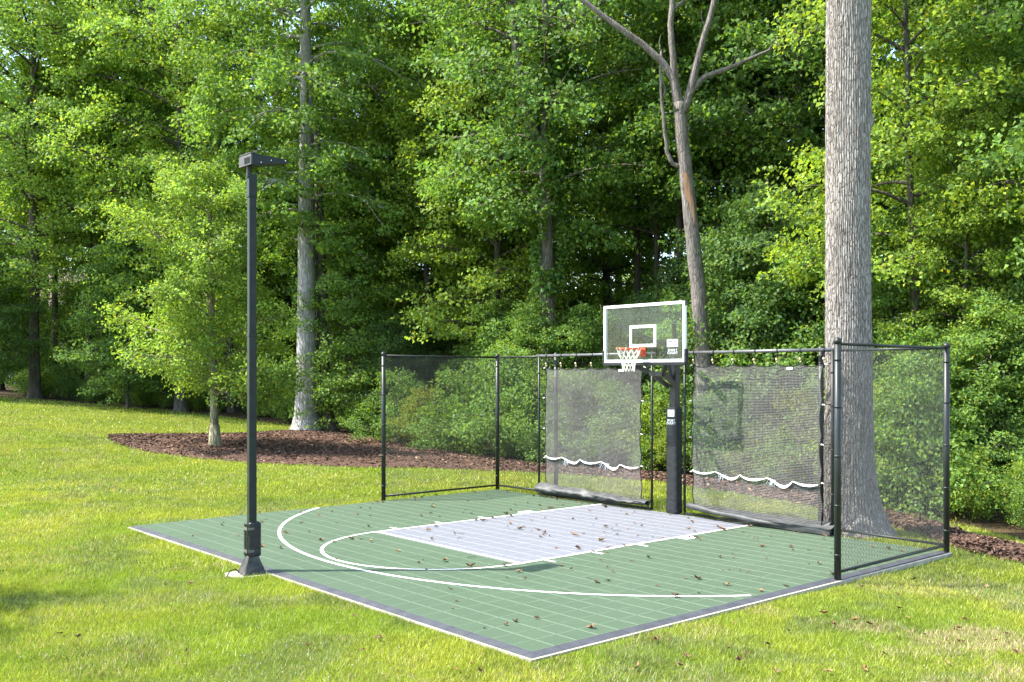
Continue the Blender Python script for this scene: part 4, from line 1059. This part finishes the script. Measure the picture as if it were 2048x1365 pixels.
Fq = np.stack([idx[:, :-1], nxt[:, :-1], nxt[:, 1:], idx[:, 1:]], -1).reshape(-1, 4)
link('trunk', np_mesh('big_trunk', V, Fq, M['bark_big'], smooth=True), bt)
bc = gen_tree('bigcrown', 51, 27, 14, 5.5, 36, 22, 26, .18, .16, oval, .5, .3, .30, .55, .42, 'bark', bend=.05)
lm = link('limbs', bc[0], bt); c = link('crown', bc[1], bt); c.color = (*G_MD, 1)

# ------------------------------------------------------------------ house far behind the left trees
M['siding'] = simple('pale_siding', (.42, .36, .32), (.38, .33, .30), 2, .8, .2, stretch=(1, 1, 8)); M['roofing'] = simple('grey_shingles', (.16, .13, .12), (.10, .085, .08), 3, .9, .2)
M['pane'] = simple('dark_window_glass', (.03, .035, .04), (.05, .055, .06), 2, .1, .5, bump=0)
hx, hy = X(5, 78), 78; ho = empty('house', (hx, hy, hz1(hx, hy)), .15); tag(ho, 'pale house half hidden behind the trees at far left', 'house')
s = MB(); s.box((0, 0, 3.0), (13, 9, 6.4)); s.build('wall', M['siding'], ho)
s = MB(); s.add([(-7, -5, 6.1), (7, -5, 6.1), (7, 5, 6.1), (-7, 5, 6.1), (-7, 0, 9.4), (7, 0, 9.4)], [(0, 1, 5, 4), (2, 3, 4, 5), (0, 4, 3), (1, 2, 5), (3, 2, 1, 0)]); s.build('roof', M['roofing'], ho)
for x in (-4.5, -1.5, 1.5, 4.5):
    for z in (1.8, 4.6):
        s = MB(); s.box((x, -4.53, z), (1.15, .08, 1.65)); w_ = s.build('window', M['white'], ho)
        s = MB(); s.box((x, -4.58, z+.37), (.95, .03, .68)); s.box((x, -4.58, z-.37), (.95, .03, .68)); s.build('pane', M['pane'], w_)

# ------------------------------------------------------------------ grass
def in_court(x, y, m=.0):
    dx, dy = x-N0[0], y-N0[1]; u = (dx*cY+dy*sY)/FT; v = (-dx*sY+dy*cY)/FT
    return (u > -.60-m) & (u < NU+.22+m) & (v > -.60-m) & (v < NV+.08+m)
rg = np.random.default_rng(77)
def scatter(n, y0, y1, margin=2.0):
    y = np.sqrt(rg.uniform(y0*y0, y1*y1, n)); x = rg.uniform(-1, 1, n)*(y*.535+margin)
    k = ~in_court(x, y) & ~inpoly(x, y, MPOLY) & (y < edge(x) + .5*rg.random(n)); x, y = x[k], y[k]
    k = np.hypot((x-lx+.06)/.31, (y-ly+.05)/.22) > 1; return x[k], y[k]
def blades(x, y, h, w, hj=.35):
    n = len(x); z = hz(x, y)
    clump = fbm(x, y, .35, 2); patch = fbm(x, y, 1.6, 4); big = fbm(x, y, 5.0, 7)
    hh = h*(1+hj*(rg.random(n)*2-1))*(.55+.9*clump)
    a = rg.random(n)*6.283; ln = hh*rg.uniform(.15, 1.0, n); b = rg.random(n)*6.283
    base = np.stack([x, y, z-.006], 1); side = np.stack([np.cos(b), np.sin(b), np.zeros(n)], 1)*(w*rg.uniform(.6, 1.4, n))[:, None]/2
    tip = base + np.stack([np.cos(a)*ln, np.sin(a)*ln, hh], 1)
    V = np.stack([base-side, base+side, tip], 1).reshape(-1, 3)
    lush = np.array([.222, .318, .032]); yel = np.array([.350, .392, .048]); blue = np.array([.190, .240, .085]); straw = np.array([.46, .39, .22]); dark = np.array([.10, .155, .020])
    t = np.clip((patch-.36)/.3, 0, 1)[:, None]; c = lush*(1-t) + yel*t
    kb = (np.clip((fbm(x, y, .9, 11)-.56)/.12, 0, 1)*(rg.random(n) < .7))[:, None]; c = c*(1-kb) + blue*kb
    dry = np.clip((fbm(x, y, 1.1, 15)-.47)/.14, 0, 1)*(.20 + .75*np.clip((x-1.2)/3.0, 0, 1)*np.clip((13.5-y)/3, 0, 1)) + .05
    ks = (rg.random(n) < dry*.8)[:, None]; c = np.where(ks, straw*rg.uniform(.7, 1.2, (n, 1)), c)
    dk = (fbm(x, y, .5, 21) > .66)[:, None]; c = np.where(dk & ~ks, c*.6+dark*.4, c)
    c = c*rg.uniform(.6, 1.35, (n, 1))*(.80+.4*big[:, None])*(.84+.36*fbm(x, y, .28, 31)[:, None])
    return V, np.repeat(c, 3, 0)
parts = []
for n, y0, y1, h, w in ((430000, 5.6, 13, .050, .0075), (250000, 13, 21, .055, .012), (190000, 21, 34, .06, .020), (70000, 34, 49, .065, .032)):
    x, y = scatter(n, y0, y1); parts.append(blades(x, y, h, w))
V = np.concatenate([p[0] for p in parts]); Cc = np.concatenate([p[1] for p in parts])
gr = link('grass', np_mesh('grass', V, np.arange(len(V)).reshape(-1, 3), M['grass'], Cc)); gr.color = (1, 1, 1, 1)
tag(gr, 'short green lawn grass with straw coloured dry patches', 'grass', kind='stuff')
# clover heads
pts_ = []
for (px, py, n, sp) in ((150, 1122, 40, .35), (95, 1115, 30, .4), (560, 1270, 40, .5), (500, 1310, 60, .6), (700, 1330, 40, .5), (420, 1340, 40, .6), (850, 1300, 20, .4), (230, 1110, 20, .3), (1850, 1340, 15, .4)):
    Y = CAM_H*F/(py-HOR); x0_ = X(px, Y)
    for k in range(n): pts_.append((x0_+rt.gauss(0, sp), Y+rt.gauss(0, sp*.8)))
s = MB()
for x, y in pts_:
    if in_court(np.array([x]), np.array([y]), .2)[0]: continue
    z = hz1(x, y)+rt.uniform(.035, .06); r_ = rt.uniform(.004, .0075)
    s.ball((x, y, z), r_, 5, 3) if rt.random() < .5 else None
cl = s.build('clover_flowers', simple('clover_white', (.42, .42, .36), (.34, .34, .28), 20, .9, .1)); tag(cl, 'tiny white clover heads dotted through the near lawn', 'clover', kind='stuff')

# ------------------------------------------------------------------ dry leaves and twigs
def leaf_mesh(seed):
    r = random.Random(seed); n = 14; s = MB(); P = []
    for k in range(n):
        a = 2*math.pi*k/n; lob = (1.0 if k % 2 == 0 else .62)*r.uniform(.8, 1.15); x = math.cos(a)*lob*1.15; y = math.sin(a)*lob*.85
        P.append((x*.05, y*.05, .012 + .022*r.uniform(.2, 1.3)*(abs(x)*.5+abs(y)*1.0) + .008*math.sin(a*3+seed)))
    P.append((0, 0, .004)); s.add(P, [(k, (k+1) % n, n) for k in range(n)])
    s.tube([(-.045, 0, .01), (-.085, .008, .012)], .0022, 3, cap=False)
    return s.mesh('dry_leaf', M['dry_leaf'])
LM = [leaf_mesh(k) for k in range(8)]
rl = random.Random(99)
def put_leaf(x, y, z, sc, label, group):
    o = link('dry_leaf', rl.choice(LM), None, (x, y, z), (rl.gauss(0, .22), rl.gauss(0, .22), rl.uniform(0, 6.28)), (sc*rl.uniform(.8, 1.2), sc*rl.uniform(.55, 1.0), sc*rl.uniform(.7, 1.5)))
    tag(o, label, 'leaf', group)
cnt = 0; cand = []
while cnt < 205:
    u = rl.uniform(.2, 26.8); v = rl.uniform(.2, 33.6)
    dens = .35 + .65*(u/27)**1.2
    if rl.random() > dens*(.35+1.3*float(vnoise(u, v, 3.0, 9))): continue
    key = is_key(int(u), int(v)); x, y = court_xy(u, v)
    grp = 'dry brown leaves lying on the grey key' if key else 'dry brown leaves on the green tiles near the baseline' if u > 18 else 'dry brown leaves on the green tiles at the front of the court'
    lab = {'d': 'dry curled brown leaf lying on the grey key tiles'}['d'] if key else 'dry curled brown leaf on the green tiles near the baseline' if u > 18 else 'dry curled brown leaf on the green tiles at the front of the court'
    put_leaf(x, y, .004, rl.choice((.4, .5, .6, .75, .9, 1.1)), lab, grp); cnt += 1
for k in range(34):
    u, v = (rl.uniform(26.2, 26.95), rl.uniform(.5, 33)) if k < 22 else (rl.uniform(12, 26.5), rl.choice((rl.uniform(.05, .5), rl.uniform(33.4, 33.9))))
    x, y = court_xy(u, v); put_leaf(x, y, .004, rl.choice((.5, .7, .9)), 'dry curled brown leaf blown against the edge of the court', 'dry leaves blown against the court edges')
for k in range(58):
    px = rl.uniform(1150, 2040); py = rl.uniform(1150, 1360); Y = (CAM_H+.12)*F/(py-HOR); x = X(px, Y)
    if in_court(np.array([x]), np.array([Y]), .3)[0]: continue
    put_leaf(x, Y, hz1(x, Y)+.03, rl.choice((.6, .8, 1.0)), 'dry brown leaf lying in the grass right of the court', 'dry leaves in the grass right of the court')
for k in range(26):
    px = rl.uniform(20, 1000); py = rl.uniform(960, 1350); Y = CAM_H*F/(py-HOR); x = X(px, Y)
    if in_court(np.array([x]), np.array([Y]), .3)[0] or inpoly(np.array([x]), np.array([Y]), MPOLY)[0]: continue
    put_leaf(x, Y, hz1(x, Y)+.03, rl.choice((.6, .8)), 'dry brown leaf lying in the grass left of the court', 'dry leaves in the grass left of the court')
for u, v, a in ((8, 13.5, .4), (12.2, 19, 1.1), (11.4, 18.4, 2.2), (6.5, 5.5, 2.6), (9, 6.2, .9), (14, 27, 1.9), (19, 14.5, .3)):
    s = MB(); s.tube([(0, 0, .008), (.06, .02, .022), (.13, .0, .012), (.2, .03, .006)], .003, 4); s.tube([(.06, .02, .022), (.1, .07, .012)], .002, 4)
    x, y = court_xy(u, v); o = s.build('twig', M['bark_dark']); o.location = (x, y, .003); o.rotation_euler = (0, 0, a*2)
    tag(o, 'thin dry twig lying on the court tiles', 'twig', 'thin twigs on the court')

# things of one group that look alike are told apart by their order from the left
alike = {}
for o in scene.objects:
    if o.parent is None and o.get('category') in ('weed', 'tree') and 'label' in o: alike.setdefault(o['label'], []).append(o)
MORE = ORD + ['nineteenth', 'twentieth', 'twenty-first', 'twenty-second', 'twenty-third', 'twenty-fourth', 'twenty-fifth', 'twenty-sixth', 'twenty-seventh', 'twenty-eighth']
for lb, os_ in alike.items():
    if len(os_) > 1:
        os_.sort(key=lambda o: o.location.x/o.location.y)
        for k, o in enumerate(os_): o['label'] = MORE[min(k, len(MORE)-1)] + ' from the left: ' + lb
